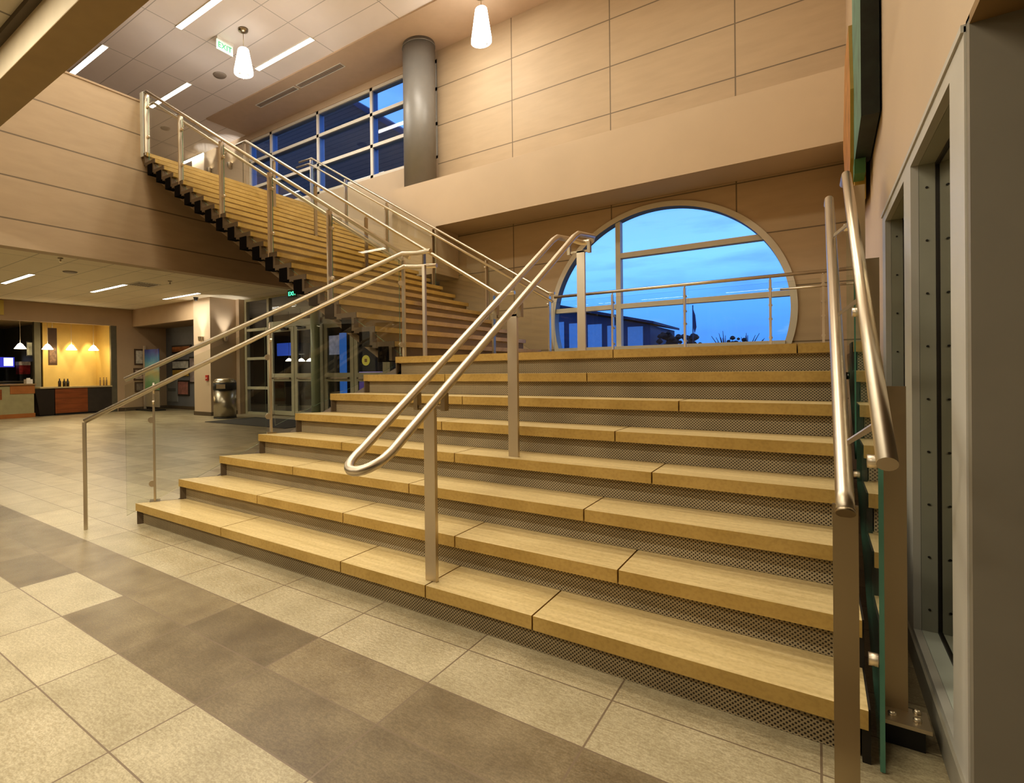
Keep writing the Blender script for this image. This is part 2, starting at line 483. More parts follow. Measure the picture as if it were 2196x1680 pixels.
# beam at the near end of the hall
bmw = MB().box((XF, 1.385, 3.435), (XW, 1.645, 4.9)); bmw.box((XF, 1.386, 3.43), (XW, 1.644, 3.4349), 1)  # thin underside strip coloured darker brown to stand for its shade
struct('trim_4', bmw, [plain('hall_beam', (.66, .56, .41), .6, var=.04), plain('beam_underside_shade', (.33, .235, .12), .6, var=.05)], 'downstand beam edging the low ceiling over the entrance side')
struct('ceiling_low', MB().box((XF, -6, 3.70), (XW, 1.385, 3.8)), panel_mat('low_ceiling_tiles', (.55, .49, .40), None, (-5.6, 1.22), (1.0, .61), dark=.4, width=.02, grain=.02, rough=.8))
struct('trim_5', MB().box((XF, 1.33, 3.66), (XW, 1.385, 3.70)), plain('groove_dark', (.10, .075, .045), .6))
struct('wall_rear', MB().box((-26, -6.2, 0), (4, -6, CZ)).box((XF, 1.4, 4.9), (XW, 1.6, CZ)), MAT['peach'])
struct('wall_outer', MB().box((-26.2, -6, 0), (-26, 14, CZ)), MAT['peach_dark'])
struct('wall_gallery', MB().box((-26, 13.9, UZ), (-14.7, 14.1, CZ)), MAT['white'])
struct('wall_gallery_side', MB().box((-14.72, 9.25, UZ), (-14.6, 14.1, CZ + .1), 0), plain('gallery_cladding', (.10, .10, .13), .7))

# ------------------------------------------------------------------ round window
wf = MB()
def arc_ring(r0, r1, y0, y1, n=96):
    a0 = math.asin((ZS - CZ_) / CR)
    for i in range(n):
        A = a0 + (math.pi-2*a0)*i/n; B = a0 + (math.pi-2*a0)*(i+1)/n
        q = [(CX_ + r*math.cos(a), CZ_ + r*math.sin(a)) for r, a in ((r0, A), (r1, A), (r1, B), (r0, B))]
        va = [wf.bm.verts.new((p[0], y0, p[1])) for p in q]; vb = [wf.bm.verts.new((p[0], y1, p[1])) for p in q]
        wf._face(va); wf._face(vb[::-1])
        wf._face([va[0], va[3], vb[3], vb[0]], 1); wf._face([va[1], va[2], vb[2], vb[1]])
arc_ring(CR - .055, CR + .025, YW - .03, YW + .16)
mx, mz1, mz2 = -2.52, 3.03, 2.22
def chord(z): return math.sqrt(max(0, (CR-.03)**2 - (z-CZ_)**2))
wf2 = wf
ztop = CZ_ + chord(0) if False else CZ_ + math.sqrt((CR-.03)**2 - (mx-CX_)**2)
wf.box((mx - .045, YW + .005, ZS), (mx + .03, YW + .14, ztop))
wf.box((mx + .0305, YW + .008, mz1 - .045), (CX_ + chord(mz1), YW + .14, mz1 + .035))
wf.box((CX_ - chord(mz2), YW + .008, mz2 - .04), (mx - .0455, YW + .14, mz2 + .035)); wf.box((mx + .0305, YW + .008, mz2 - .04), (CX_ + chord(mz2), YW + .14, mz2 + .035))
wf.box((CX_ - chord(ZS), YW - .06, ZS - .03), (CX_ + chord(ZS), YW + .16, ZS + .075))
win1 = struct('window_1', wf, [MAT['frame'], MAT['frame_dark']], 'big round window with grey bars and dusk sky behind')
gp = MB(); n = 64; a0 = math.asin((ZS - CZ_) / CR)
gp._face([gp.bm.verts.new((CX_ + (CR-.05)*math.cos(a0 + (math.pi-2*a0)*i/n), YW + .10, CZ_ + (CR-.05)*math.sin(a0 + (math.pi-2*a0)*i/n))) for i in range(n+1)])
struct('pane', gp, MAT['win_glass'], parent=win1)

# ------------------------------------------------------------------ upstairs window band
w = MB()
xs = [-11.97, -11.1, -9.38, -7.70, -5.98]
for k, x in enumerate(xs):
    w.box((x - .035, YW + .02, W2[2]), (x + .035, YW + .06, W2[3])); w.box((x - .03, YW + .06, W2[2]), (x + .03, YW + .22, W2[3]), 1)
for z in (W2[2] + .03, 6.15, 6.84, W2[3] - .03):
    w.box((W2[0], YW + .02, z - .035), (W2[1], YW + .06, z + .035)); w.box((W2[0], YW + .06, z - .03), (W2[1], YW + .20, z + .03), 2)
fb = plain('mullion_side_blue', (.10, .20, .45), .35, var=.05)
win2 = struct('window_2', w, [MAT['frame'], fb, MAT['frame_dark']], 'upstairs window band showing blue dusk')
struct('pane', MB().box((W2[0], YW + .12, W2[2]), (W2[1], YW + .126, W2[3])), MAT['win_glass'], parent=win2)

# column on the beam
c = thing('column', 'grey round column standing on the beam at the end of the window band', 'column', (-6.12, 8.62, 4.72))
part('shaft', MB().lathe([(.315, 0), (.315, CZ - .03 - 4.72)], (-6.12, 8.62, 4.72), 40, cap=(True, True)), MAT['column'], c)
part('collar', MB().lathe([(.325, 0), (.325, .02)], (-6.12, 8.62, CZ - .10), 40), MAT['column'], c)

# ------------------------------------------------------------------ lower flight
st = thing('staircase', 'wide lower staircase of eight pale stone treads rising to the landing', 'staircase', (-2.0, Y1, 0))
def xleft(k): return XL + DX * (k - 1)
TH = .060
joints = {1: [-3.23, -2.10, -1.527, -.971], 2: [-3.2, -2.35, -1.532, -.697], 3: [-3.14, -2.045, -.941], 4: [-2.9, -1.882, -.684], 5: [-2.166, -.948], 6: [-2.16, -.659], 7: [-2.5, -1.3], 8: [-2.4, -1.2, -.1]}
def tread_poly(k, xa, xb, left_end, right_end):
    y0 = Y1 + (k-1)*T_; y1 = y0 + T_ + OV + .01
    return y0, y1
for k in range(1, NL + 1):
    y0 = Y1 + (k-1)*T_; y1 = y0 + T_ + OV + .012 if k < NL else YB
    z1 = k * R_; z0 = z1 - TH
    xs = [xleft(k)] + joints[k] + [XR]
    mb = MB()
    for i, (a, b) in enumerate(zip(xs, xs[1:])):
        g = .0035
        al = a + (g if i else 0); bl = b - (g if i < len(xs) - 2 else 0)
        slant = DX / T_ * (y1 - y0) if (i == 0 and k < NL) else 0
        pts = [(al, y0, z0), (bl, y0, z0), (bl, y1, z0), (al + slant, y1, z0)]
        if k == NL and i == 0: pts = [(al, y0, z0), (bl, y0, z0), (bl, y1, z0), (al - .02, y1, z0)]
        mb.prism(pts, (0, 0, TH))
    mb.bevel(.004, 2)
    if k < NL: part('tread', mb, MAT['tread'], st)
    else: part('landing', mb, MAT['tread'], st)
    # riser
    rz0 = (k-1) * R_; rz1 = z0
    ry = y0 + OV
    part('riser', MB().box((xleft(k) + .035, ry, rz0 + .001), (XR - .02, ry + .012, rz1)), MAT['perf_x'], st)
    part('riser_edge', MB().box((xleft(k) + .02, ry - .012, rz1 - .006), (XR - .02, ry, rz1)), plain('riser_lip', (.42, .34, .23), .45), st)
# stringers and landing body
for side in (0, 1):
    prof = []
    for k in range(1, NL + 1):
        y0 = Y1 + (k-1)*T_; x = xleft(k)
        prof.append((y0 + .015, (k-1)*R_)); prof.append((y0 + .015, k*R_ - .002))
    prof.append((Y8 + .32, LZ - .002)); prof.append((Y8 + .32, LZ - .45)); prof.append((Y1 + .5, 0))
    if side == 0:
        pts = [(XL + DX/T_*(y - Y1) - .018 if y < Y8 + .02 else xleft(8) - .018, y, z) for y, z in prof]
        part('stringer', MB().prism(pts, (.02, -.008, 0)), MAT['stringer'], st)
    else:
        part('stringer', MB().prism([(XR - .014, y, z) for y, z in prof], (.02, 0, 0)), MAT['dark'], st)
und = MB().prism([(XR - .03, Y1 + .52, 0.002), (XR - .03, Y8 + .3, LZ - .46), (XR - .03, Y8 + .3, LZ - .30), (XR - .03, Y1 + .3, .05)], (-3.1, 0, 0))
part('underside', und, MAT['soffit_brown'], st)
part('landing_body', MB().box((xleft(8) + .02, Y8 + .30, LZ - .36), (XR, YB - .02, LZ - TH - .002)), MAT['soffit_brown'], st)

# ------------------------------------------------------------------ upper flight
up = thing('staircase', 'upper staircase climbing left from the landing to the gallery', 'staircase', (X1, YN, LZ))
for i in range(1, NU + 1):
    xa = X1 - (i-1)*T2; z1 = LZ + i*R_
    xb = xa - T2 - .03
    mb = MB().box((xa, YN + .0, z1 - .055), (max(xb, XF + .012), YB - .03, z1)); mb.bevel(.004, 2)
    part('tread', mb, MAT['tread'], up)
    part('riser', MB().box((xa - .035, YN + .07, z1 - R_ + .002), (xa - .047, YB - .05, z1 - .056)), MAT['perf_y'], up)
def saw(y, t, mat):
    top = []; bot = []
    for i in range(1, NU + 1):
        xa = X1 - .05 - (i-1)*T2; z1 = LZ + i*R_ - .057
        top += [(xa, y, z1 - R_ + .02), (xa, y, z1)]
    top.append((max(X1 - NU*T2 + .1, XF + .012), y, LZ + NU*R_ - .057))
    xe = max(X1 - NU*T2 + .1, XF + .012)
    bot = [(xe, y, LZ + (NU - 1.2)*R_ - .12), (X1 - .05 - T2, y, LZ - .02), (X1 - .05, y, LZ - .02)]
    return MB().prism(top + bot, (0, t, 0))
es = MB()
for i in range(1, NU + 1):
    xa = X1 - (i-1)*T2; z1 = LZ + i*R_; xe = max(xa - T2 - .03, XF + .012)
    es.box((xa + .002, YN - .012, z1 - .062), (xe, YN - .0005, z1 + .001))  # dark brown plates keep the tread ends dim, as in shade
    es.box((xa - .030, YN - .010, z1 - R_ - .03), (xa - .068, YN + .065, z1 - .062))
    if i < NU: es.box((xa - .068, YN - .014, z1 - R_ - .04), (xa - .215, YN + .12, z1 - .05), 1)  # solid near-black box stands for the shade inside a hollow end
part('stringer', es, [plain('stair_edge_shade_brown', (.115, .08, .045), .6), plain('hollow_shade_black', (.006, .004, .003), .9, spec=.1)], up, 'stepped brown edge darkened for shade, black boxes as shaded hollows')
part('stringer', saw(YB - .12, .04, None), MAT['stringer'], up)
und = MB().prism([(X1 - .30, YN + .14, LZ - .02), (XF + .012, YN + .14, LZ + (NU-1.2)*R_ - .10), (XF + .012, YN + .14, LZ + (NU-1.2)*R_ - .04), (X1 - .30, YN + .14, LZ + .06)], (0, YB - YN - .28, 0))
part('underside', und, MAT['soffit_brown'], up)

# ------------------------------------------------------------------ balustrade helpers
def glass_panel(mb, quad, t):
    """quad : four points in order, thickness vector t"""
    mb.prism(quad, t, 0, 1)
def clamp(mb, p, axis, r=.022, h=.012):
    a = Vector(axis).normalized() * h
    mb.tube([Vector(p) - a, Vector(p) + a], r, 14)
GL = [MAT['glass'], MAT['glass_edge']]

# --- left guard of the lower flight
D = Vector((.50625, .86239, 0)); NRM = Vector((.86239, -.50625, 0))
A0 = Vector((XL, Y1, 0)); SL = .17017 / .32725
def gp_(s, off, z): 
    p = A0 - NRM * off + D * s; return Vector((p.x, p.y, z))
lg = thing('glass_balustrade', 'glass balustrade with two slim handrails on the left edge of the lower stair', 'balustrade', tuple(gp_(1.1, .06, 0)))
rise = lambda s: .17017 + SL * s
g = MB()
for s0, s1 in ((-.07, 1.06), (1.14, 2.37)):
    zb0 = .06 if s0 < 0 else rise(s0) - .02
    glass_panel(g, [gp_(s0, .065, zb0), gp_(s1, .065, rise(s1) - .10), gp_(s1, .065, rise(s1) + .92), gp_(s0, .065, rise(s0) + 1.0)], -NRM * .012)
    part('glass_panel', g, GL, lg); g = MB()
for s, hb, ht in ((.144, .17, 1.06), (1.10, .69, 1.58), (2.40, LZ - .02, 2.31)):
    pm = MB(); c0 = gp_(s, .035, (hb + ht) / 2)
    pm.obox(c0, D, NRM, (0, 0, 1), .008, .032, (ht - hb) / 2); pm.bevel(.002, 1)
    po = part('post', pm, MAT['steel'], lg)
    for zz in (hb + .14, ht - .22): clamp(cm := MB(), gp_(s - .02, .06, zz), NRM, .026); part('clamp', cm, MAT['steel'], po)
    for q in ((gp_(s, .05, ht - .01), gp_(s, .062, ht + .09)), (gp_(s, .03, ht - .10), gp_(s, -.03, ht - .06))): part('bracket', MB().tube(q, .009, 8), MAT['steel'], po)
    part('base_plate', MB().obox(gp_(s, .035, hb - .004), D, NRM, (0, 0, 1), .04, .05, .006), MAT['steel_dark'], po)
top = [gp_(-.07, .062, 1.178), gp_(2.40, .062, 2.385)]
c1, c2 = Vector((-3.10, 4.30, 2.375)), Vector((-2.90, 4.24, 2.36))
part('guard_rail', MB().tube([top[0], top[1], c1, c2], .021, 14), MAT['steel'], lg, 'upper rail')
hr0, hr1 = gp_(-.355, .0, .855), gp_(2.39, .0, 2.245)
part('handrail', MB().tube([hr0, hr1, Vector((-3.08, 4.27, 2.235)), Vector((-2.86, 4.28, 2.22))], .021, 14), MAT['steel'], lg, 'lower rail')
part('end_post', MB().obox(gp_(-.355, .0, .425), D, NRM, (0, 0, 1), .012, .019, .425), MAT['steel'], lg, 'slim end post down to the floor')
part('corner_post', MB().box((-2.99, 4.22, LZ), (-2.96, 4.25, 2.23)), MAT['steel'], lg)

# --- centre handrail
ch = thing('handrail', 'twin pipe handrail with looped ends on three posts, middle of the lower stair', 'handrail', (-1.53, 2.2, R_))
def rz(y): return .17 + .915 + .603 * (y - 2.15)
hw = .082
pts = []
ytop, ylow = 4.02, 1.80
def run(x): return [Vector((x, ytop, rz(ytop))), Vector((x, ylow, rz(ylow)))]
zl = rz(ylow)
tb = [Vector((-1.53 + hw - .03, 4.52, rz(ytop) + .075)), Vector((-1.53 + hw, 4.46, rz(ytop) + .085)), Vector((-1.53 + hw, 4.12, rz(ytop) + .045))]
A = [Vector((-1.53 + hw, ytop, rz(ytop))), Vector((-1.53 + hw, ylow, zl))]
bend = []
for i in range(1, 12):
    a = math.pi * i / 12
    y = ylow - .02 - .13 * math.sin(a); x = -1.53 + hw * math.cos(a)
    bend.append(Vector((x, y, zl - .012 - .055 * math.sin(a))))
Bp = [Vector((-1.53 - hw, ylow, zl)), Vector((-1.53 - hw, ytop, rz(ytop)))]
tb2 = [Vector((-1.53 - hw, 4.12, rz(ytop) + .045)), Vector((-1.53 - hw, 4.46, rz(ytop) + .085)), Vector((-1.53 - hw + .03, 4.52, rz(ytop) + .075))]
loop_top = []
for i in range(1, 8):
    a = math.pi * i / 8
    loop_top.append(Vector((-1.53 - (hw - .03) * math.cos(a), 4.52 + .05 * math.sin(a), rz(ytop) + .075)))
part('rail', MB().tube(tb + A + bend + Bp + tb2 + loop_top, .0215, 16), MAT['steel'], ch, 'continuous double pipe looped at both ends')
for yb, k in ((2.222, 1), (3.085, 4), (4.37, 8)):
    zb = k * R_; zt = rz(min(yb, 4.1)) - .085
    xc = -1.535 if k == 1 else -1.50 if k == 4 else -1.515
    pm = MB().box((xc - .032, yb - .012, zb), (xc + .032, yb + .012, zt)); pm.bevel(.003, 1)
    po = part('post', pm, MAT['steel'], ch)
    part('crossbar', MB().box((-1.53 - hw + .0125, yb - .012, zt - .012), (-1.53 + hw - .0125, yb + .012, zt + .004)), MAT['steel_dark'], po)
    for sx in (-1, 1):
        part('bracket', MB().box((-1.53 + sx*hw - .012, yb - .018, zt - .02), (-1.53 + sx*hw + .012, yb + .018, zt + .068)).bevel(.003, 1), MAT['steel_dark'], po)

# --- right guard of the lower flight
rg = thing('glass_balustrade', 'glass balustrade with two thick pipe rails on the right edge of the lower stair', 'balustrade', (.13, 3.2, 0))
lz_ = lambda y: .17 + .603 * (y - 2.15)
GX = .140
for y0, y1 in ((2.14, 3.28), (3.42, 4.25)):
    glass_panel(g := MB(), [(GX, y0, max(.004, lz_(y0) - .17)), (GX, y1, lz_(y1) - .17), (GX, y1, lz_(y1) + .92), (GX, y0, lz_(y0) + .92)], (.012, 0, 0))
    part('glass_panel', g, GL, rg)
for yb, zb, zt in ((2.42, .078, 1.15), (3.346, .55, 1.72), (4.25, 1.0, 2.3)):
    pm = MB().box((GX + .016, yb - .008, zb), (GX + .088, yb + .008, zt)); pm.bevel(.002, 1)
    po = part('post', pm, MAT['steel_dark'], rg, 'flat bronze toned post')
    if zb < .1:
        bp = MB().box((GX + .010, yb - .10, .066), (GX + .135, yb + .02, .078)); bp.bevel(.002, 1)
        part('base_plate', bp, MAT['steel'], po)
        for bx, by in ((GX + .045, yb - .055), (GX + .105, yb - .055), (GX + .11, yb + .0)):
            part('bolt', MB().lathe([(.011, 0), (.011, .008), (.006, .012)], (bx, by, .078), 10), MAT['steel'], po)
        part('footing', MB().box((GX + .02, yb - .09, .0), (GX + .12, yb + .05, .066)), MAT['black'], po)
    for zz in (zb + .16, zt - .25): clamp(cm := MB(), (GX + .008, yb - .04, zz), (1, 0, 0), .022, .02); part('clamp', cm, MAT['steel'], po)
    part('bracket', MB().tube([(GX + .01, yb, zt - .02), (GX + .004, yb, lz_(yb) + .96)], .009, 8), MAT['steel'], po)
part('guard_rail', MB().tube([(GX, 1.86, lz_(1.86) + .97), (GX, 4.16, lz_(4.16) + .97), (GX, 4.5, lz_(4.2) + .98)], .0225, 18), MAT['steel'], rg, 'higher pipe rail with an open end')
part('handrail', MB().tube([(.058, 1.935, .815), (.058, 1.99, .85), (.058, 4.05, lz_(4.05) + .88), (.058, 4.4, lz_(4.1) + .90)], .0215, 18), MAT['steel'], rg, 'lower pipe rail nearest the treads')
part('end_post', MB().box((.03, 1.945, 0), (.086, 1.965, .83)).bevel(.002, 1), MAT['steel_dark'], rg, 'flat end post down to the floor')
for yb in (2.04, 2.75, 3.50):
    z0_, z1_ = lz_(yb) + .885, lz_(yb) + .955
    part('bracket', MB().prism([(.066, yb - .016, z0_), (GX - .004, yb - .016, z1_ - .012), (GX - .004, yb - .016, z1_ + .008), (.066, yb - .016, z0_ + .014)], (0, .032, 0)), MAT['steel'], rg, 'bracket joining the two rails')
part('end_cap', MB().tube([(.058, 1.930, .810), (.058, 1.937, .818)], .0225, 18), MAT['steel_dark'], rg)

# --- upper flight guards
SU = R_ / T2
uz_ = lambda x: LZ + R_ + (X1 - x) * SU
def tread_top(x): return LZ + R_ * (int((X1 - x) / T2) + 1)
ng = thing('glass_balustrade', 'glass balustrade along the near open edge of the upper stair', 'balustrade', (-5.9, YN, LZ))
PX = [-4.40, -5.44, -6.46, -7.48, -8.46]
prev = -3.30
for x in PX:
    a, b = prev - .03, x + .03
    zb = lambda q: uz_(q) - .10
    if prev == -3.30: a = -3.36
    glass_panel(g := MB(), [(a, YN + .025, zb(a)), (b, YN + .025, zb(b)), (b, YN + .025, uz_(b) + .90), (a, YN + .025, uz_(a) + .90)], (0, .012, 0))
    part('glass_panel', g, GL, ng); prev = x
for x in PX:
    zt = uz_(x) + .92; zb = tread_top(x)
    po = part('post', MB().box((x - .010, YN - .02, zb - .05), (x + .010, YN + .055, zt)).bevel(.002, 1), MAT['steel'], ng)
    for q in ([(x, YN + .02, zt - .01), (x, YN + .02, zt + .055)], [(x, YN + .03, zt - .15), (x, YN + .10, zt - .12)]): part('bracket', MB().tube(q, .009, 8), MAT['steel'], po)
    for zz in (zb + .25, zt - .2): clamp(cm := MB(), (x + .03, YN + .03, zz), (0, 1, 0), .022, .014); part('clamp', cm, MAT['steel'], po)
part('guard_rail', MB().tube([(-3.24, YN - .02, uz_(-3.24) + .97), (-8.46, YN + .02, uz_(-8.46) + .97), (-8.62, YN + .02, uz_(-8.46) + .98)], .021, 14), MAT['steel'], ng, 'upper rail')
part('handrail', MB().tube([(-3.36, YN + .10, uz_(-3.36) + .84), (-8.40, YN + .10, uz_(-8.40) + .84), (-8.58, YN + .10, uz_(-8.40) + .85)], .019, 14), MAT['steel'], ng, 'lower rail')
part('end_panel', MB().box((-8.60, YN - .02, UZ - .05), (-8.52, YN + .01, UZ + .98)), plain('white_end_plate', (.66, .66, .58), .35), ng, 'pale end plate at the gallery edge')

fg = thing('glass_balustrade', 'glass balustrade along the far wall edge of the upper stair', 'balustrade', (-5.9, YB - .05, LZ))
FX = [-3.30, -4.39, -5.47, -6.54, -7.60, -8.60]
yf = YB - .06
for a, b in zip(FX, FX[1:]):
    a2, b2 = a - .03, b + .03
    glass_panel(g := MB(), [(a2, yf, uz_(a2) - .1), (b2, yf, uz_(b2) - .1), (b2, yf, uz_(b2) + .9), (a2, yf, uz_(a2) + .9)], (0, .012, 0))
    part('glass_panel', g, GL, fg)
for x in FX:
    zt = uz_(x) + .93; zb = max(LZ, tread_top(x)) if x < X1 else LZ
    po = part('post', MB().box((x - .010, yf - .05, zb), (x + .010, yf + .025, zt)).bevel(.002, 1), MAT['steel'], fg)
    for q in ([(x, yf, zt - .01), (x, yf, zt + .05)], [(x, yf - .03, zt - .15), (x, yf - .09, zt - .12)]): part('bracket', MB().tube(q, .009, 8), MAT['steel'], po)
part('guard_rail', MB().tube([(-3.22, yf, uz_(-3.30) + .97), (-3.32, yf, uz_(-3.32) + .97), (-8.6, yf, uz_(-8.6) + .97), (-9.0, yf, uz_(-8.6) + .98)], .021, 14), MAT['steel'], fg, 'upper rail')
part('handrail', MB().tube([(-3.22, yf - .08, uz_(-3.30) + .83), (-8.6, yf - .08, uz_(-8.6) + .83), (-9.0, yf - .08, uz_(-8.6) + .84)], .019, 14), MAT['steel'], fg, 'lower rail')

mr = thing('handrail', 'single pipe handrail on posts up the middle of the upper stair', 'handrail', (-5.9, 6.28, LZ))
ym = 6.28
part('rail', MB().tube([(-3.02, ym, uz_(-3.25) + .80), (-3.25, ym, uz_(-3.25) + .80), (-8.45, ym, uz_(-8.45) + .80), (-8.75, ym, uz_(-8.45) + .80)], .024, 14), MAT['steel'], mr, 'bright pipe rail')
for x in (-3.32, -4.41, -5.49, -6.60, -7.65, -8.5):
    zt = uz_(x) + .74; zb = tread_top(x) if x < X1 else LZ
    po = part('post', MB().box((x - .012, ym - .03, zb), (x + .012, ym + .03, zt)).bevel(.002, 1), MAT['steel_dark'], mr)
    part('bracket', MB().tube([(x, ym, zt - .005), (x, ym, zt + .05)], .010, 8), MAT['steel'], po)

# --- landing guard in front of the round window
wg = thing('glass_balustrade', 'low glass balustrade across the landing in front of the round window', 'balustrade', (-1.5, YB - .05, LZ))
yl = YB - .05
LP = [-2.35, -1.41, -.46, .055]
ends = [-3.28] + LP
glass_soft = glass_mat('dull_glass', (.97, .98, .965), .25)
for a, b in zip(ends, ends[1:]):
    glass_panel(g := MB(), [(a + .03, yl + .02, LZ + .05), (b - .03, yl + .02, LZ + .05), (b - .03, yl + .02, LZ + .90), (a + .03, yl + .02, LZ + .90)], (0, .012, 0)); part('glass_panel', g, [glass_soft, MAT['glass_edge']], wg)
for x in LP:
    po = part('post', MB().box((x - .012, yl - .05, LZ), (x + .012, yl + .02, LZ + .93)).bevel(.002, 1), MAT['steel'], wg)
    for zz in (.10, .22, .45, .62, .82): clamp(cm := MB(), (x, yl + .005, LZ + zz), (0, 1, 0), .02, .03); part('clamp', cm, MAT['steel'], po)
    part('bracket', MB().tube([(x, yl - .02, LZ + .92), (x, yl - .02, LZ + .965)], .009, 8), MAT['steel'], po)
part('rail', MB().tube([(-3.22, yl - .02, LZ + .975), (XW - .03, yl - .02, LZ + .975)], .022, 14), MAT['steel'], wg)
part('rail', MB().tube([(-.36, yl - .04, LZ + .80), (XW - .03, yl - .04, LZ + .80)], .014, 10), MAT['steel'], wg, 'short lower rail by the right wall')

# ------------------------------------------------------------------ ceiling fittings
def strip_light(loc, length, label, group):
    x, y, z = loc
    t = thing('ceiling_light', label, 'ceiling light', (x, y, z), group)
    fr = MB(); h = length / 2; w = .055
    fr.box((x-h, y-w-.012, z-.012), (x+h, y-w, z)); fr.box((x-h, y+w, z-.012), (x+h, y+w+.012, z)); fr.box((x-h-.012, y-w-.012, z-.012), (x-h, y+w+.012, z)); fr.box((x+h, y-w-.012, z-.012), (x+h+.012, y+w+.012, z))
    part('housing', fr, MAT['white'], t)
    part('diffuser', MB().box((x-h, y-w, z-.010), (x+h, y+w, z-.001)), MAT['strip'], t)
    return t
L = .838
s0 = strip_light((-8.44, 7.21, CZ), 1.676, 'strip ceiling light nearest the peach soffit, beside the hanging lamp', 'strip lights in the hall ceiling')
hall = [((-8.44, 5.45, CZ), 'strip ceiling light cut by the top edge of the photo, left of the hanging lamp'),
        ((-11.72, 4.86, CZ), 'strip ceiling light next to the brown beam at the upper left'),
        ((-11.72, 6.62, CZ), 'strip ceiling light ending above the top post of the upper stair'),
        ((-15.0, 5.45, CZ), 'unseen lamp without fixture beyond the gallery parapet'),
        ((-14.83, 8.97, CZ), 'strip ceiling light seen through the first glass panel of the upper stair'),
        ((-15.1, 10.65, CZ), 'farthest strip ceiling light over the gallery, seen through the second stair glass'),
        ((-5.1, 5.45, CZ), 'unseen lamp without fixture above the frame over the landing'),
        ((-5.1, 7.21, CZ), 'unseen lamp without fixture above the frame near the tall panelled wall')]
for loc, lab in [hall[i] for i in (0, 1, 2, 4, 5)]: dup(s0, loc, lab)
lob = [((-14.38, 4.41, LC), 'lobby strip light under the gallery, leftmost above the counters'),
       ((-14.30, 6.36, LC), 'lobby strip light under the gallery, middle of the row'),
       ((-14.27, 8.33, LC), 'lobby strip light under the gallery, closest to the sconces')]
l0 = strip_light(lob[0][0], 1.83, lob[0][1], 'lobby strip lights')
for loc, lab in lob[1:]: dup(l0, loc, lab)

def pendant(loc, zt, zb, label):
    x, y, z = loc
    t = thing('pendant_lamp', label, 'pendant lamp', (x, y, z), 'big glowing pendants')
    part('canopy', MB().lathe([(.09, 0), (.09, -.03), (.03, -.06)], (x, y, z), 20), MAT['steel_dark'], t)
    part('cord', MB().tube([(x, y, z - .05), (x, y, zt)], .006, 8), MAT['steel_dark'], t)
    sh = MB().lathe([(.02, zt - z), (.09, zt - z - .01), (.10, zt - z - .025), (.172, zb - z + .05), (.172, zb - z), (.145, zb - z - .01)], (x, y, z), 32)
    so = part('shade', sh, MAT['pendant'], t)
    for k in range(3):
        a = k * 2.1 + .5
        part('bulb', MB().lathe([(.0, .0), (.03, -.005), (.035, -.03), (.012, -.05)], (x + .07*math.cos(a), y + .07*math.sin(a), zb - .005), 12), plain('bulb_grey', (.5, .48, .45), .4), so)
    return t
pendant((-8.40, 6.22, CZ), 7.24, 6.78, 'white glowing cone pendant hanging by the exit sign')
pendant((-4.48, 8.15, CZ - .03), 7.36, 6.78, 'white glowing cone pendant hanging in front of the panelled wall')

# exit sign
t = thing('exit_sign', 'small green lettered exit sign hanging under the hall ceiling', 'exit sign', (-8.95, 6.2, CZ))
part('mount', MB().box((-8.98, 6.02, CZ - .05), (-8.92, 6.38, CZ)), MAT['white'], t)
part('sign_panel', MB().box((-8.956, 6.02, CZ - .235), (-8.944, 6.38, CZ - .05)), plain('sign_white', (.75, .80, .74), .3, emit=((.8, 1, .85), .35)), t)
part('lettering', text_mb('EXIT', .15, (-8.942, 6.2, CZ - .145), (0, 1, 0), (0, 0, 1), .003), plain('exit_green', (.05, .42, .2), .4, emit=((.1, .8, .35), .3)), t)
t = thing('exit_sign', 'green exit sign glowing above the glass doors', 'exit sign', (-10.9, 9.5, LC))
part('mount', MB().box((-11.05, 9.48, LC - .04), (-10.75, 9.52, LC)), MAT['white'], t)
part('sign_panel', MB().box((-11.08, 9.494, LC - .24), (-10.72, 9.506, LC - .04)), plain('sign_dark', (.04, .07, .05), .3), t)
part('lettering', text_mb('EXIT', .15, (-10.9, 9.49, LC - .14), (1, 0, 0), (0, 0, 1), .003), emis('exit_glow', (.1, 1, .45), 2.5), t)

# slot diffusers
def slot(x0, x1, label):
    t = thing('air_vent', label, 'air vent', ((x0+x1)/2, 8.17, CZ - .03), 'slot air vents in the soffit')
    z = CZ - .03; f = MB()
    f.box((x0, 8.09, z-.012), (x1, 8.105, z)); f.box((x0, 8.235, z-.012), (x1, 8.25, z)); f.box((x0, 8.105, z-.012), (x0+.015, 8.235, z)); f.box((x1-.015, 8.105, z-.012), (x1, 8.235, z))
    part('frame', f, MAT['white'], t)
    s = MB()
    for k in range(3): s.box((x0+.015, 8.115 + k*.045, z-.008), (x1-.015, 8.135 + k*.045, z-.001))
    part('slat', s, plain('vent_grey', (.24, .20, .17), .5), t)
slot(-10.5, -9.15, 'long slot air vent in the peach soffit, end away from the column')
slot(-9.08, -7.72, 'long slot air vent in the peach soffit, end toward the column')
def disc(name, label, cat, x, y, z, r, mat, group=None):
    return single(name, MB().lathe([(r*.3, -.02), (r*.9, -.018), (r, 0)], (x, y, z), 20), mat, label, cat, (x, y, z), group)
spk = plain('speaker_grey', (.33, .28, .24), .6)
disc('ceiling_speaker', 'round grey ceiling speaker in the hall below the hanging lamp', 'ceiling speaker', -10.08, 6.85, CZ, .14, spk)
disc('ceiling_speaker', 'small round ceiling speaker seen through the first stair glass panel', 'ceiling speaker', -13.35, 7.43, CZ, .12, spk)
disc('ceiling_speaker', 'round flat speaker in the lobby ceiling between two strip lights', 'ceiling speaker', -12.6, 4.83, LC, .14, spk)
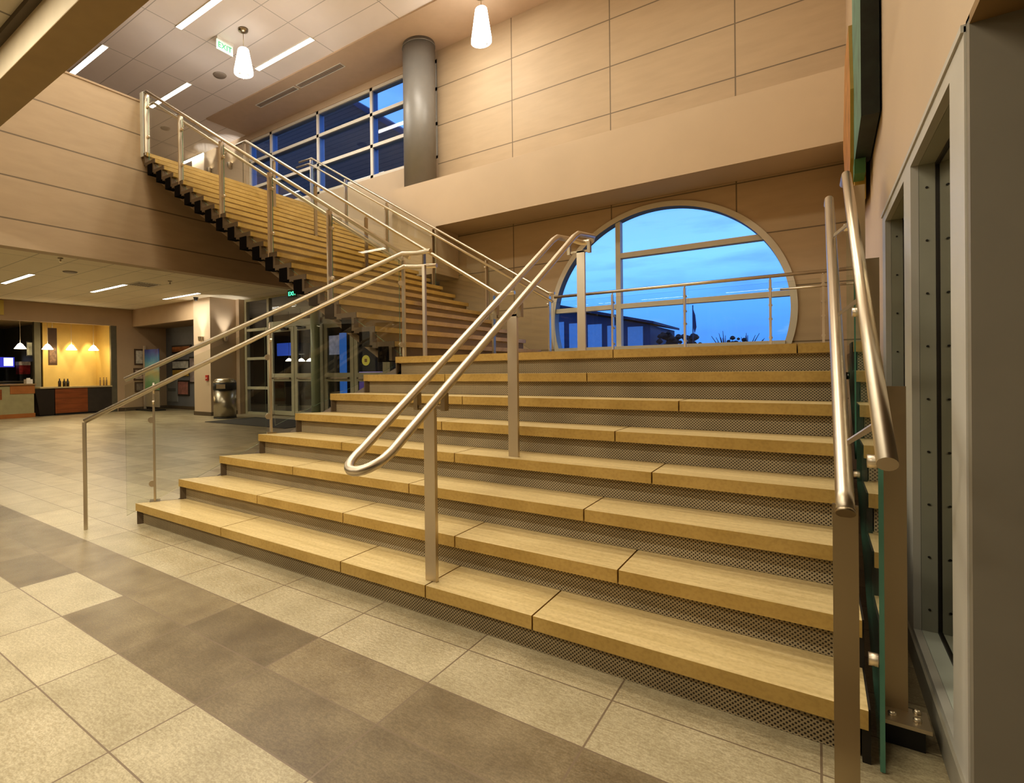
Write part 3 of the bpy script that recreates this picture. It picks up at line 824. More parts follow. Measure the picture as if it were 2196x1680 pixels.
single('sprinkler_head', MB().lathe([(.045, 0), (.045, -.012), (.012, -.02), (.012, -.07), (.035, -.075)], (-11.25, 4.15, LC), 12), MAT['steel_dark'], 'tiny sprinkler head in the lobby ceiling near the gallery edge', 'sprinkler', (-11.25, 4.15, LC))
single('sprinkler_head', MB().lathe([(.05, 0), (.05, -.012), (.012, -.02), (.012, -.07), (.035, -.075)], (-12.15, 6.82, LC), 12), MAT['steel_dark'], 'tiny sprinkler head in the lobby ceiling beside the square vent', 'sprinkler', (-12.15, 6.82, LC))
t = thing('air_vent', 'square grey air vent in the lobby ceiling', 'air vent', (-13.05, 6.66, LC))
part('frame', MB().box((-13.33, 6.38, LC-.012), (-12.77, 6.94, LC)), MAT['white'], t)
s = MB()
for k in range(8): s.box((-13.29, 6.41 + k*.063, LC-.02), (-12.81, 6.44 + k*.063, LC-.010))
part('slat', s, spk, t)

# sconces
def sconce(x, y, z, label, n=(0, -1)):
    t = thing('wall_sconce', label, 'wall sconce', (x, y, z), 'metal up-light sconces')
    nx, ny = n; tx_, ty_ = -ny, nx
    def Q(a, b, c): return Vector((x + tx_*a + nx*b, y + ty_*a + ny*b, z + c))
    part('backplate', MB().obox(Q(0, .006, -.02), (tx_, ty_, 0), (nx, ny, 0), (0, 0, 1), .04, .006, .08), MAT['steel'], t)
    c = Q(0, .085, 0)
    part('cup', MB().lathe([(.03, -.09), (.055, -.06), (.075, .05)], c, 18, cap=(True, False)), MAT['steel'], t)
    part('lamp', MB().lathe([(.06, .03), (.06, .045)], c, 16), MAT['small_lamp'], t)
    return t
SC = [(-14.19, 8.95, 2.25, 'metal sconce lighting the broad front of the square pillar', (0, -1)), (-13.82, 9.40, 2.25, 'metal sconce lighting the shaded pillar side above the trash can', (1, 0)),
      (-13.64, 8.95, 7.0, 'metal sconce on the upstairs pillar seen through glass', (0, -1)), (-12.75, 9.0, 6.95, 'metal sconce glowing at the end of the upstairs window', (0, -1))]
for a in SC: sconce(*a)

# ------------------------------------------------------------------ lobby shell
mb = MB(); mb.box((-14.67, 8.95, 0), (-13.82, 10.25, LC)); struct('wall_pillar', mb, MAT['peach'])
struct('wall_jamb', MB().box((-13.815, 9.82, 0), (-13.66, 10.2, LC)), MAT['peach'])
struct('baseboard_lobby', MB().box((-14.69, 8.93, 0), (-13.80, 8.95, .11)).box((-13.82, 8.95, 0), (-13.80, 9.82, .11)), plain('baseboard_brown', (.10, .07, .04), .5))
struct('wall_pillar_upper', MB().box((-14.0, 8.95, UZ), (-13.38, 9.3, CZ)), MAT['peach'])
# header over counters and recess
struct('wall_header', MB().box((XC - .15, -6, 2.85), (XC, 9.0, LC)).box((XC - .15, 9.0, 2.85), (-14.67, 9.15, LC)), MAT['peach_dark'])
struct('wall_far', MB().box((XC - .15, 8.48, 0), (XC, 10.2, 2.85)).box((XC - .12, 8.30, 0), (XC - .02, 8.48, 2.85), 1), [MAT['peach_dark'], plain('steel_grey_post', (.16, .15, .11), .4, metal=.3)])
struct('wall_recess', MB().box((XC - .15, 10.2, 0), (-14.67, 10.35, 2.85)), plain('blue_grey_wall', (.175, .175, .185), .6, var=.05))
struct('ceiling_recess', MB().box((XC - .15, 9.15, 2.85), (-14.67, 10.35, 2.92)), plain('recess_soffit', (.22, .15, .08), .6))
struct('baseboard_recess', MB().box((XC, 10.18, 0), (-14.67, 10.2, .11)).box((XC, 8.5, 0), (XC + .02, 10.2, .11)), plain('baseboard_brown', (.10, .07, .04), .5))
# concession room behind
struct('wall_concession', MB().box((XC - 1.5, 6.78, 0), (XC - 1.4, 8.48, 2.95)).box((XC - 1.4, 8.40, 0), (XC - .15, 8.48, 2.95)), plain('yellow_wall', (.66, .48, .16), .55, var=.03))
struct('wall_kitchen', MB().box((XC - 5.2, -6, 0), (XC - 5.1, 8.48, 2.95)), plain('kitchen_dark', (.035, .032, .022), .6))
struct('ceiling_concession', MB().box((XC - 5.2, -6, 2.95), (XC - .15, 8.48, 3.0)), plain('concession_ceiling', (.50, .36, .13), .7))
struct('wall_kitchen_side', MB().box((XC - 5.1, 6.80, 0), (XC - 1.5, 6.88, 2.95)), plain('kitchen_grey', (.15, .14, .09), .6))

# storefront with two pairs of glass doors
SY = 10.0
def rect_frame(mb, x0, x1, z0, z1, w, y=SY, d=.05):
    mb.box((x0, y, z0), (x0+w, y+d, z1)); mb.box((x1-w, y, z0), (x1, y+d, z1)); mb.box((x0+w, y, z0), (x1-w, y+d, z0+w)); mb.box((x0+w, y, z1-w), (x1-w, y+d, z1))
fr = MB()
for x in (-13.60, -12.55): fr.box((x-.05, SY, 0), (x+.05, SY+.12, LC))
for z in (.03, .78, 1.65, 2.50, LC-.04): fr.box((-13.6, SY+.01, z-.04), (-12.55, SY+.11, z+.04))
fr.box((-12.55, SY, 2.50), (-6.2, SY+.12, 2.68)); 
for x in (-10.36, -8.1, -6.2): fr.box((x-.05, SY, 0), (x+.05, SY+.12, LC))
fr.box((-12.5, SY, LC-.06), (-6.2, SY+.12, LC))
for z in (.03, 1.0): fr.box((-8.1, SY+.01, z-.04), (-6.2, SY+.11, z+.04))
sf = struct('window_5', fr, MAT['door_frame'], 'glazed entrance screen under the upper stair')
struct('pane', MB().box((-13.55, SY+.06, .05), (-12.6, SY+.066, LC-.08)).box((-12.5, SY+.06, 2.68), (-6.2, SY+.066, LC-.06)).box((-8.05, SY+.06, .05), (-6.2, SY+.066, 2.5)), MAT['win_glass'], parent=sf)
def door_pair(name, x0, x1, label):
    root = None
    xm = (x0 + x1) / 2
    base = MB().box((x0, SY+.01, 0), (x1, SY+.11, .02))
    d = struct(name, base, MAT['steel_dark'], label)
    for a, b, hs in ((x0, xm, 1), (xm, x1, -1)):
        lf = MB(); rect_frame(lf, a+.01, b-.01, .025, 2.50, .12, SY+.02, .05); lf.box((a+.13, SY+.02, .98), (b-.13, SY+.07, 1.20))
        l = struct('door_leaf', lf, MAT['door_frame'], parent=d)
        struct('pane', MB().box((a+.13, SY+.042, .14), (b-.13, SY+.048, .98)).box((a+.13, SY+.042, 1.20), (b-.13, SY+.048, 2.38)), MAT['win_glass'], parent=l)
        struct('push_bar', MB().box((a+.14, SY-.03, 1.04), (b-.14, SY+.0, 1.09)).box((a+.14, SY-.03, 1.05), (a+.18, SY+.03, 1.08)).box((b-.18, SY-.03, 1.05), (b-.14, SY+.03, 1.08)), MAT['steel'], parent=l)
        cx = b - .35 if hs > 0 else a + .35
        struct('door_closer', MB().box((cx-.14, SY-.04, 2.41), (cx+.14, SY+.02, 2.47)).box((cx-.02, SY-.2, 2.46), (cx+.02, SY-.02, 2.48)), MAT['black'], parent=l)
    return d
door_pair('door_1', -12.50, -10.42, 'left pair of glass entrance doors in pale frames')
door_pair('door_2', -10.30, -8.16, 'right pair of glass entrance doors partly hidden by the stair')
single('column', MB().lathe([(.12, 0), (.12, LC)], (-10.36, 9.78, 0), 24), plain('green_post', (.36, .42, .27), .35, var=.04), 'slim pale green post standing between the two pairs of glass doors', 'column', (-10.36, 9.78, 0))
# vestibule behind the doors
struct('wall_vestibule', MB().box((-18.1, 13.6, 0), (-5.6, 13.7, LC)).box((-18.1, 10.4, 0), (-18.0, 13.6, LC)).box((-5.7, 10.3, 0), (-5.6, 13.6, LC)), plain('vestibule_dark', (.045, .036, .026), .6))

# things seen beyond the doors
tq = thing('sign_board', 'blue lit board seen through the left glass door', 'board', (-15.5, 13.0, 0))
part('panel', MB().box((-16.05, 13.2, 1.85), (-15.32, 13.25, 2.32)), plain('blue_board', (.05, .09, .38), .5, emit=((.08, .18, .8), .45)), tq)
part('stand', MB().box((-15.72, 13.21, 0), (-15.66, 13.24, 1.85)).box((-15.95, 13.1, 0), (-15.42, 13.35, .03)), MAT['black'], tq)
tg = thing('banner', 'tall blue banner stand seen through the right glass doors', 'banner', (-12.26, 12.8, 0))
part('cloth', MB().box((-12.42, 12.8, .12), (-12.11, 12.82, 2.5)), plain('banner_blue', (.06, .17, .42), .5, emit=((.08, .25, .7), .4)), tg)
part('base', MB().box((-12.5, 12.7, 0), (-12.03, 12.95, .12)), MAT['black'], tg)
tg = thing('poster', 'pale poster hung beyond the right glass doors', 'poster', (-13.35, 13.55, 1.8))
part('frame', MB().box((-13.68, 13.55, 1.78), (-13.03, 13.6, 2.55)), MAT['black'], tg)
part('print', MB().box((-13.63, 13.53, 1.83), (-13.08, 13.56, 2.50)), plain('pale_print', (.42, .40, .46), .5, var=.4, scale=5, emit=((.6, .6, .75), .18)), tg)
tg = thing('notice', 'round yellow notice on the right glass door', 'notice', (-8.84, SY + .02, 1.4))
part('disc', MB().tube([(-8.84, SY + .034, 1.50), (-8.84, SY + .040, 1.50)], .13, 24), plain('notice_yellow', (.62, .55, .06), .5, emit=((.8, .7, .1), .15)), tg)
part('mark', MB().box((-8.88, SY + .028, 1.46), (-8.80, SY + .0335, 1.54)), plain('notice_mark', (.35, .2, .05), .5), tg)
tg = thing('kiosk', 'low purple lit kiosk seen through the right glass door', 'kiosk', (-10.6, 12.5, 0))
part('body', MB().box((-11.15, 12.2, 0), (-10.1, 12.8, .95)).bevel(.02, 1), plain('kiosk_purple', (.16, .11, .28), .4, emit=((.4, .25, .7), .15)), tg)
part('top', MB().box((-11.2, 12.15, .95), (-10.05, 12.85, 1.22)).bevel(.02, 1), plain('kiosk_top', (.42, .34, .55), .4, emit=((.7, .5, 1), .3)), tg)
for k, (x, yq, z) in enumerate(((-15.14, 13.0, 1.64), (-14.49, 13.0, 1.62), (-14.08, 12.6, 1.85), (-14.04, 13.0, 1.61))):
    tq = thing('pendant_lamp', ('small bright lamp beyond the left glass door, beside its centre frame', 'small bright lamp beyond the second glass door leaf, left of two in line', 'dim small lamp above the two bright ones beyond the second door leaf', 'small bright lamp beyond the second glass door leaf, next to the green post')[k], 'pendant lamp', (x, yq, LC), 'small lamps beyond the doors')
    part('cord', MB().tube([(x, yq, LC), (x, yq, z + .1)], .006, 6), MAT['black'], tq)
    part('shade', MB().lathe([(.02, .10), (.06, .08), (.14, 0)], (x, yq, z), 16, cap=(True, True)), MAT['small_lamp'] if k != 2 else plain('dim_shade', (.4, .38, .33), .4), tq)

# trash can
tx, ty = -12.9, 8.78
t = thing('trash_can', 'round steel trash can with a domed top standing by the pillars', 'trash can', (tx, ty, 0))
part('body', MB().lathe([(.30, .02), (.30, .78)], (tx, ty, 0), 32), steel('can_steel', (.50, .45, .36), .3), t)
part('base', MB().lathe([(.305, 0), (.305, .03)], (tx, ty, 0), 32), MAT['black'], t)
part('band', MB().lathe([(.31, 0), (.31, .19)], (tx, ty, .78), 32), MAT['black'], t, 'black band around the opening')
part('lid', MB().lathe([(.31, 0), (.30, .03), (.25, .09), (.16, .13), (.0, .145)], (tx, ty, .97), 32, cap=(True, False)), steel('lid_steel', (.72, .66, .55), .25), t, 'shiny domed lid')
part('flap', MB().obox((tx + .19, ty - .25, .87), (.8, .6, 0), (-.6, .8, 0), (0, 0, 1), .12, .012, .06), MAT['steel_dark'], t)
single('floor_mat', MB().box((-12.25, 7.75, .0), (-9.2, 9.3, .012)), plain('mat_dark', (.055, .05, .042), .9), 'dark entrance mat on the floor before the glass doors', 'mat', (-10.7, 8.5, 0))
t = thing('security_camera', 'small dark dome camera on the lobby ceiling above the square pillar', 'security camera', (-14.2, 8.75, LC))
part('base', MB().lathe([(.07, 0), (.07, -.03)], (-14.2, 8.75, LC), 16), MAT['black'], t)
part('dome', MB().lathe([(.06, -.03), (.055, -.07), (.03, -.10), (.0, -.11)], (-14.2, 8.75, LC), 16, cap=(False, False)), MAT['black'], t)
single('wall_panel', MB().box((XC, 4.6, 2.98), (XC + .05, 5.32, 3.40)).bevel(.006, 1), plain('panel_yellow', (.55, .42, .10), .5), 'plain yellow panel on the header at the left edge above the counters', 'panel', (XC, 4.96, 2.98))
t = thing('fire_alarm', 'small red fire alarm pull box on the square pillar', 'fire alarm', (-13.97, 8.95, 1.1))
part('box', MB().box((-14.03, 8.91, 1.02), (-13.91, 8.95, 1.18)).bevel(.006, 1), plain('alarm_red', (.42, .03, .02), .4), t)
part('handle', MB().box((-14.0, 8.895, 1.08), (-13.94, 8.912, 1.10)), MAT['white'], t)

# ------------------------------------------------------------------ counters
wood = panel_mat('cherry_wood', (.27, .085, .025), (0, .17), None, dark=.6, width=.012, grain=.18, rough=.4)
olive = plain('olive_panel', (.33, .29, .15), .5)
t = thing('counter', 'olive service counter with orange wood inlays at the left edge', 'counter', (XC + .1, 4.6, 0))
y0, y1 = 2.4, 6.02
part('body', MB().box((XC - .5, y0, .12), (XC + .1, y1, .93)), olive, t)
part('plinth', MB().box((XC - .45, y0, 0), (XC + .105, y1 + .03, .12)), plain('orange_wood', (.36, .14, .035), .4), t, 'orange wood strip along the floor')
part('inlay', MB().box((XC + .1, 5.42, .70), (XC + .115, y1 + .02, .95)), plain('orange_wood', (.36, .14, .035), .4), t, 'orange wood square at the corner')
part('inlay', MB().box((XC + .1, 4.6, .55), (XC + .115, 5.22, .84)), wood, t, 'darker wood rectangle')
part('countertop', MB().box((XC - .6, y0, .95), (XC + .16, y1 + .05, .99)), plain('counter_tan', (.30, .2, .1), .3), t)
t = thing('counter', 'long service counter with red wood front and steel end under the yellow wall', 'counter', (XC, 7.3, 0))
part('body', MB().box((XC - .5, 6.62, .06), (XC, 7.55, .83)), wood, t, 'red wood front')
part('end_panel', MB().box((XC - .5, 7.55, .06), (XC + .005, 8.29, .83)), plain('dark_steel_panel', (.07, .06, .05), .35, metal=.4), t, 'dark steel end')
part('plinth', MB().box((XC - .45, 6.62, 0), (XC - .02, 8.29, .06)), MAT['black'], t)
part('countertop', MB().box((XC - .55, 6.2, .83), (XC + .05, 8.29, .875)), plain('counter_top_pale', (.50, .40, .22), .3), t)
t = thing('cabinet', 'dark tapered cabinet between the two service counters', 'cabinet', (XC, 6.35, 0))
part('body', MB().prism([(XC, 6.20, .04), (XC, 6.60, .04), (XC, 6.60, .82), (XC, 6.08, .82)], (-.5, 0, 0)), plain('dark_cabinet', (.022, .014, .008), .4), t)
part('plinth', MB().box((XC - .45, 6.22, 0), (XC - .02, 6.58, .04)), MAT['black'], t)
# pendants over the counters
def bell(y, label):
    x, z = XC - .25, 2.03
    t = thing('pendant_lamp', label, 'pendant lamp', (x, y, 2.95), 'small bell pendants over the counters')
    part('canopy', MB().lathe([(.05, 0), (.05, -.02)], (x, y, 2.95), 12), MAT['steel'], t)
    part('cord', MB().tube([(x, y, 2.94), (x, y, z + .16)], .007, 6), MAT['steel'], t)
    part('shade', MB().lathe([(.02, .17), (.06, .14), (.10, .08), (.15, .01), (.155, 0)], (x, y, z), 20, cap=(True, True)), MAT['small_lamp'], t)
for y, lab in ((5.80, 'bell pendant against the dark kitchen, leftmost of the four'), (6.52, 'bell pendant just left of the brown menu board'), (7.19, 'bell pendant before the yellow wall, next to the menu board'), (7.85, 'bell pendant before the yellow wall, closest to the steel post')): bell(y, lab)
single('downlight', MB().lathe([(.07, -.01), (.08, 0)], (XC - .6, 5.5, 2.95), 14), MAT['small_lamp'], 'small round downlight in the yellow soffit above the left counter', 'downlight', (XC - .6, 5.5, 2.95))
t = thing('menu_board', 'tall brown menu board hanging left of the yellow wall', 'menu board', (XC - .6, 6.8, 1.6))
part('panel', MB().box((XC - .62, 6.66, 1.55), (XC - .58, 6.90, 2.72)), plain('menu_brown', (.06, .03, .012), .5), t)
part('print', MB().box((XC - .58, 6.69, 1.62), (XC - .575, 6.87, 2.1)), plain('menu_print', (.12, .07, .04), .5, var=.5, scale=12), t)
part('hanger', MB().tube([(XC - .6, 6.78, 2.72), (XC - .6, 6.78, 2.95)], .01, 6), MAT['steel'], t)
# kitchen screen and posters
KX = XC - 3.45
t = thing('counter', 'black back counter inside the dark kitchen', 'counter', (XC - 3.2, 5.5, 0))
part('body', MB().box((XC - 3.9, 3.0, 0), (XC - 2.2, 6.75, 1.02)), plain('back_counter', (.02, .018, .014), .4), t)
part('countertop', MB().box((XC - 3.95, 3.0, 1.02), (XC - 2.15, 6.77, 1.06)), plain('back_counter_top', (.09, .08, .06), .3), t)
t = thing('screen', 'glowing blue and white screen in the dark kitchen', 'screen', (KX, 6.4, 1.06))
part('casing', MB().box((KX - .06, 6.16, 1.50), (KX, 6.64, 1.90)).bevel(.008, 1), MAT['black'], t)
part('display', MB().box((KX, 6.19, 1.53), (KX + .004, 6.61, 1.87)), emis('screen_blue', (.08, .08, .7), .8), t)
part('picture_area', MB().box((KX + .004, 6.30, 1.57), (KX + .007, 6.57, 1.85)), emis('screen_white', (.75, .8, 1.0), 1.6), t)
part('stand', MB().box((KX - .05, 6.36, 1.08), (KX - .01, 6.44, 1.50)).box((KX - .14, 6.25, 1.06), (KX + .08, 6.55, 1.085)), MAT['black'], t)
MX = XC - 2.45
t = thing('drink_machine', 'red and white drink machine on the black kitchen counter', 'drink machine', (MX, 6.6, 1.06))
part('body', MB().box((MX - .3, 6.44, 1.28), (MX, 6.76, 1.58)).bevel(.01, 1), plain('machine_red', (.30, .025, .025), .4, var=.5, scale=10), t)
part('header', MB().box((MX - .31, 6.43, 1.58), (MX + .02, 6.77, 1.70)).bevel(.01, 1), plain('machine_white', (.55, .48, .46), .4, var=.3, scale=12), t)
part('base', MB().box((MX - .28, 6.46, 1.06), (MX - .02, 6.74, 1.28)), MAT['black'], t)
struct('trim_6', MB().box((XC - 1.47, 6.52, 0), (XC - 1.33, 6.70, 2.95)), MAT['steel_dark'] if False else plain('kitchen_post', (.16, .15, .10), .6), 'grey green post at the edge of the kitchen')
t = thing('picture', 'white framed picture on the dark kitchen wall', 'picture', (XC - 1.5, 6.46, 1.88))
part('frame', MB().box((XC - 1.54, 6.35, 1.86), (XC - 1.50, 6.52, 2.32)), MAT['black'], t)
part('print', MB().box((XC - 1.50, 6.37, 1.89), (XC - 1.495, 6.51, 2.29)), plain('picture_pale', (.42, .42, .33), .5, var=.4, scale=6), t)
# things standing on the counters
def bottle(x, y, z, h, r, mat, label, group):
    t = thing('bottle', label, 'bottle', (x, y, z), group)
    part('body', MB().lathe([(r*.95, 0), (r, .01), (r, h*.62), (r*.42, h*.8), (r*.38, h*.92)], (x, y, z), 14), mat, t)
    part('cap', MB().lathe([(r*.45, 0), (r*.45, h*.08)], (x, y, z + h*.92), 12), MAT['black'], t)
dk = plain('dark_bottle', (.035, .022, .010), .3)
for y, h, lab in ((6.80, .25, 'dark bottle on the long counter, nearest the menu board'), (6.93, .24, 'dark bottle on the long counter, middle of three'), (7.03, .24, 'dark bottle on the long counter, last of three toward the steel post')):
    bottle(XC - .15, y, .875, h, .042, dk, lab, 'dark bottles on the long counter')
for y, lab in ((8.02, 'slim tan bottle at the end of the long counter, first of three'), (8.13, 'slim tan bottle at the end of the long counter, between two others'), (8.22, 'slim tan bottle at the very end of the long counter')):
    bottle(XC - .2, y, .875, .26, .028, plain('tan_bottle', (.33, .22, .09), .4), lab, 'slim bottles on the long counter')
t = thing('napkin_box', 'white napkin box on the left counter end', 'box', (XC - .1, 5.95, .99))
part('body', MB().box((XC - .2, 5.86, .99), (XC + .02, 6.02, 1.12)).bevel(.01, 1), MAT['white'], t)
part('napkin', MB().box((XC - .13, 5.90, 1.12), (XC - .05, 5.98, 1.16)), plain('paper_white', (.8, .78, .72), .7), t)

# recess displays
t = thing('display_stand', 'tall blue and green poster stand in the lobby recess', 'display stand', (-17.85, 9.3, 0))
def vgrad(name, stops):
    m, nt, out = new_mat(name); P, x, y, z = pos(nt)
    mr = nt.nodes.new('ShaderNodeMapRange'); mr.inputs[1].default_value = .72; mr.inputs[2].default_value = 2.06; nt.links.new(z, mr.inputs[0])
    n = noise(nt, P, 3.5, 3); f = math_node(nt, 'ADD', mr.outputs[0], math_node(nt, 'MULTIPLY', math_node(nt, 'SUBTRACT', n, .5), .35))
    r = nt.nodes.new('ShaderNodeValToRGB'); r.color_ramp.elements.remove(r.color_ramp.elements[0])
    r.color_ramp.elements[0].position = stops[0][0]; r.color_ramp.elements[0].color = (*stops[0][1], 1)
    for p, cc in stops[1:]:
        e = r.color_ramp.elements.new(p); e.color = (*cc, 1)
    nt.links.new(f, r.inputs[0]); bsdf(nt, out, r.outputs[0], .4); return m
part('board', MB().box((-18.28, 9.30, .70), (-17.36, 9.33, 2.07)), vgrad('blue_print', [(0, (.12, .30, .14)), (.25, (.30, .42, .26)), (.42, (.45, .40, .20)), (.55, (.20, .42, .46)), (.75, (.07, .22, .42)), (.92, (.06, .08, .32)), (1.0, (.04, .04, .2))]), t)
part('leg', MB().box((-18.36, 9.28, 0), (-18.27, 9.34, 2.2)), plain('stand_pale', (.42, .34, .26), .5), t, 'pale upright')
part('foot', MB().box((-18.45, 9.05, 0), (-17.4, 9.55, .04)), MAT['black'], t)
part('lower_board', MB().box((-18.27, 9.31, .12), (-17.36, 9.33, .66)), plain('stand_lower', (.30, .25, .18), .5), t)
def rack(y, z, h, col, lab):
    t = thing('leaflet_holder', lab, 'leaflet holder', (XC, y, z), 'leaflet holders on the brown wall')
    part('back', MB().box((XC, y-.2, z), (XC + .03, y+.2, z+h)), plain('holder_brown', (.10, .06, .035), .5), t)
    part('leaflet', MB().box((XC + .03, y-.16, z+.05), (XC + .06, y+.16, z+h-.06)), plain('leaflet_%s' % lab[:6], col, .5, var=.3, scale=9), t)
rack(9.25, 1.55, .55, (.48, .44, .37), 'upper pale leaflet holder on the brown wall left of the poster stand')
rack(9.22, 1.02, .42, (.40, .31, .24), 'middle leaflet holder on the brown wall left of the poster stand')
rack(9.25, .62, .35, (.20, .16, .13), 'lowest dark leaflet holder on the brown wall left of the poster stand')
def wall_poster(x0, x1, z0, z1, col, lab, framed=True, var=.4):
    t = thing('poster', lab, 'poster', ((x0+x1)/2, 10.2, z0), 'posters on the blue grey recess wall')
    if framed: part('frame', MB().box((x0-.05, 10.16, z0-.05), (x1+.05, 10.2, z1+.05)), plain('poster_frame', (.03, .022, .016), .4), t)
    part('print', MB().box((x0, 10.145, z0), (x1, 10.17, z1)), plain('print_' + lab[:12], col, .45, var=var, scale=4), t)
wall_poster(-18.0, -16.9, 2.0, 2.17, (.30, .115, .035), 'long orange sign high on the recess wall')
wall_poster(-18.0, -17.0, 1.42, 1.66, (.46, .44, .40), 'white top half of the framed print on the recess wall')
wall_poster(-18.0, -17.0, 1.15, 1.36, (.50, .30, .04), 'yellow panel under the white print on the recess wall', False, .15)
wall_poster(-17.65, -17.05, .52, .95, (.36, .16, .13), 'small red and white print low on the recess wall')
wall_poster(-16.9, -16.5, .95, 1.75, (.30, .24, .24), 'narrow grey print at the right end of the recess wall')
t = thing('notice_board', 'wide pale grey board low on the recess wall', 'notice board', (-18.8, 10.2, .2))
part('board', MB().box((-18.42, 10.17, .25), (-17.75, 10.199, 1.05)), plain('board_grey', (.26, .26, .25), .5), t)
part('stripe', MB().box((-18.36, 10.16, .62), (-17.85, 10.172, .72)), plain('board_stripe', (.12, .12, .12), .5), t)

# ------------------------------------------------------------------ wall sculpture on the right wall
t = thing('wall_sculpture', 'layered teal, orange and yellow panel sculpture high on the right wall', 'sculpture', (XW, 5.0, 3.0))
tl = [plain('sculpt_dark', (.012, .02, .016), .5, var=.4, scale=9), plain('sculpt_teal', (.10, .22, .17), .5, var=.35, scale=5)]
def slab(pts, x0, x1, mats, name='panel'):
    part(name, MB().prism([(x0, y, z) for y, z in pts], (x1 - x0, 0, 0), 0, 1), mats, t)
slab([(4.28, 6.2), (4.28, 2.72), (5.02, 2.665), (5.2, 2.70), (5.2, 6.2)], .215, .30, [tl[1], tl[0]])
slab([(5.25, 3.75), (5.05, 3.2), (5.1, 2.72), (5.3, 2.58), (5.9, 2.66), (6.4, 3.2), (5.9, 3.8)], .195, .245, [plain('sculpt_orange', (.42, .20, .06), .5, var=.3, scale=5), plain('sculpt_gold', (.38, .25, .04), .5)])
slab([(5.16, 2.70), (5.2, 2.44), (5.95, 2.50), (5.8, 2.85)], .222, .285, [plain('sculpt_yellow', (.46, .30, .03), .5, var=.2), plain('sculpt_gold', (.38, .25, .04), .5)])
slab([(4.96, 2.668), (5.15, 2.665), (5.14, 2.555), (4.98, 2.57)], .212, .272, [plain('sculpt_green', (.06, .17, .06), .5)] * 2)

# ------------------------------------------------------------------ outside
struct('ground_outside', MB().box((-200, 10.5, -.6), (200, 300, -.5)), plain('dusk_ground', (.03, .04, .06), .9))
def ext(y, px): return px
bl = thing('building', 'long dark blue building with glass front outside the round window', 'building', (-18, 60, -.5))
bm_ = plain('far_wall', (.03, .06, .13), .6); bg_ = plain('far_glass', (.10, .22, .42), .15, emit=((.12, .3, .7), .35))
part('wall', MB().prism([(-30, 60, -.5), (-13.7, 60, -.5), (-13.7, 60, 5.7), (-30, 60, 9.6)], (0, 12, 0)), bm_, bl)
part('roof', MB().prism([(-31, 59.2, 10.1), (-13.2, 59.2, 5.75), (-13.2, 59.2, 6.0), (-31, 59.2, 10.5)], (0, 13, 0)), plain('far_roof', (.02, .035, .08), .6), bl)
for k in range(5):
    x = -24.3 + k * 2.1
    part('window', MB().box((x, 59.9, 3.3), (x + 1.5, 60.0, 6.6 - k*.25)), bg_, bl)
def tree(x, y, h, w, lab, bare=False):
    t = thing('tree', lab, 'tree', (x, y, -.5), 'trees on the horizon')
    tm = plain('tree_dark', (.012, .022, .03), .9)
    part('trunk', MB().tube([(x, y, -.5), (x, y, h*.6)], .12, 6), tm, t)
    c = MB()
    if bare:
        for k in range(16):
            a = random.uniform(-.9, .9); l = random.uniform(.5, 1)*h*.55
            c.tube([(x, y, h*.45 + k*.02), (x + math.sin(a)*l*.8, y + random.uniform(-.3, .3), h*.45 + math.cos(a)*l)], [.07, .02], 5)
    else:
        for k in range(26):
            a = random.uniform(0, 6.28); rr = random.uniform(0, w); z = random.uniform(.55, 1.0)*h; s = random.uniform(.25, .5)*w*(1.25 - z/h*.6)
            c.lathe([(0, -s*.8), (s*.8, -s*.3), (s, .1*s), (s*.5, s*.8), (0, s)], (x + rr*math.cos(a), y + rr*math.sin(a)*.5, z), 7, cap=(False, False), smooth=False)
    part('crown', c, tm, t)
tree(-12.3, 62, 4.9, 1.3, 'dark rounded tree just right of the far building')
tree(-10.9, 64, 4.6, 1.2, 'second dark rounded tree to the right of the far building')
tree(-7.0, 60, 4.9, 1.2, 'bare tree left of the small shrubs on the horizon', True)
tree(-5.4, 62, 4.9, 1.2, 'bare tree above the small shrubs on the horizon', True)
tree(-5.9, 58, 3.9, .8, 'small dark shrub on the horizon below the bare trees')
fl = thing('flagpole', 'flagpole with a drooping flag outside the round window', 'flagpole', (-9.76, 60, -.5))
part('pole', MB().tube([(-9.76, 60, -.5), (-9.76, 60, 7.4)], .05, 8), plain('pole_dark', (.03, .05, .1), .5), fl)
part('flag', MB().prism([(-9.76, 60, 7.1), (-9.55, 60, 6.4), (-9.45, 60, 5.2), (-9.62, 60, 4.6), (-9.76, 60, 5.4)], (0, .04, 0)), plain('flag_dark', (.04, .06, .14), .7), fl)
bl = thing('building', 'dark sloped roof wing outside the upstairs window band', 'building', (-15, 15, 0))
sl = panel_mat('roof_boards', (.10, .062, .045), (0, .16), None, dark=.4, width=.03, grain=.05)
part('wall', MB().prism([(-30, 14.6, -.5), (-8.6, 14.6, -.5), (-8.6, 14.6, 7.45), (-14.9, 14.6, 12.25), (-30, 14.6, 14.0)], (0, 3, 0)), sl, bl)
part('fascia', MB().prism([(-8.5, 14.5, 7.25), (-8.5, 14.5, 7.45), (-14.9, 14.5, 12.35), (-14.9, 14.5, 12.15)], (0, 3.2, 0)), plain('far_roof', (.02, .035, .08), .6), bl)

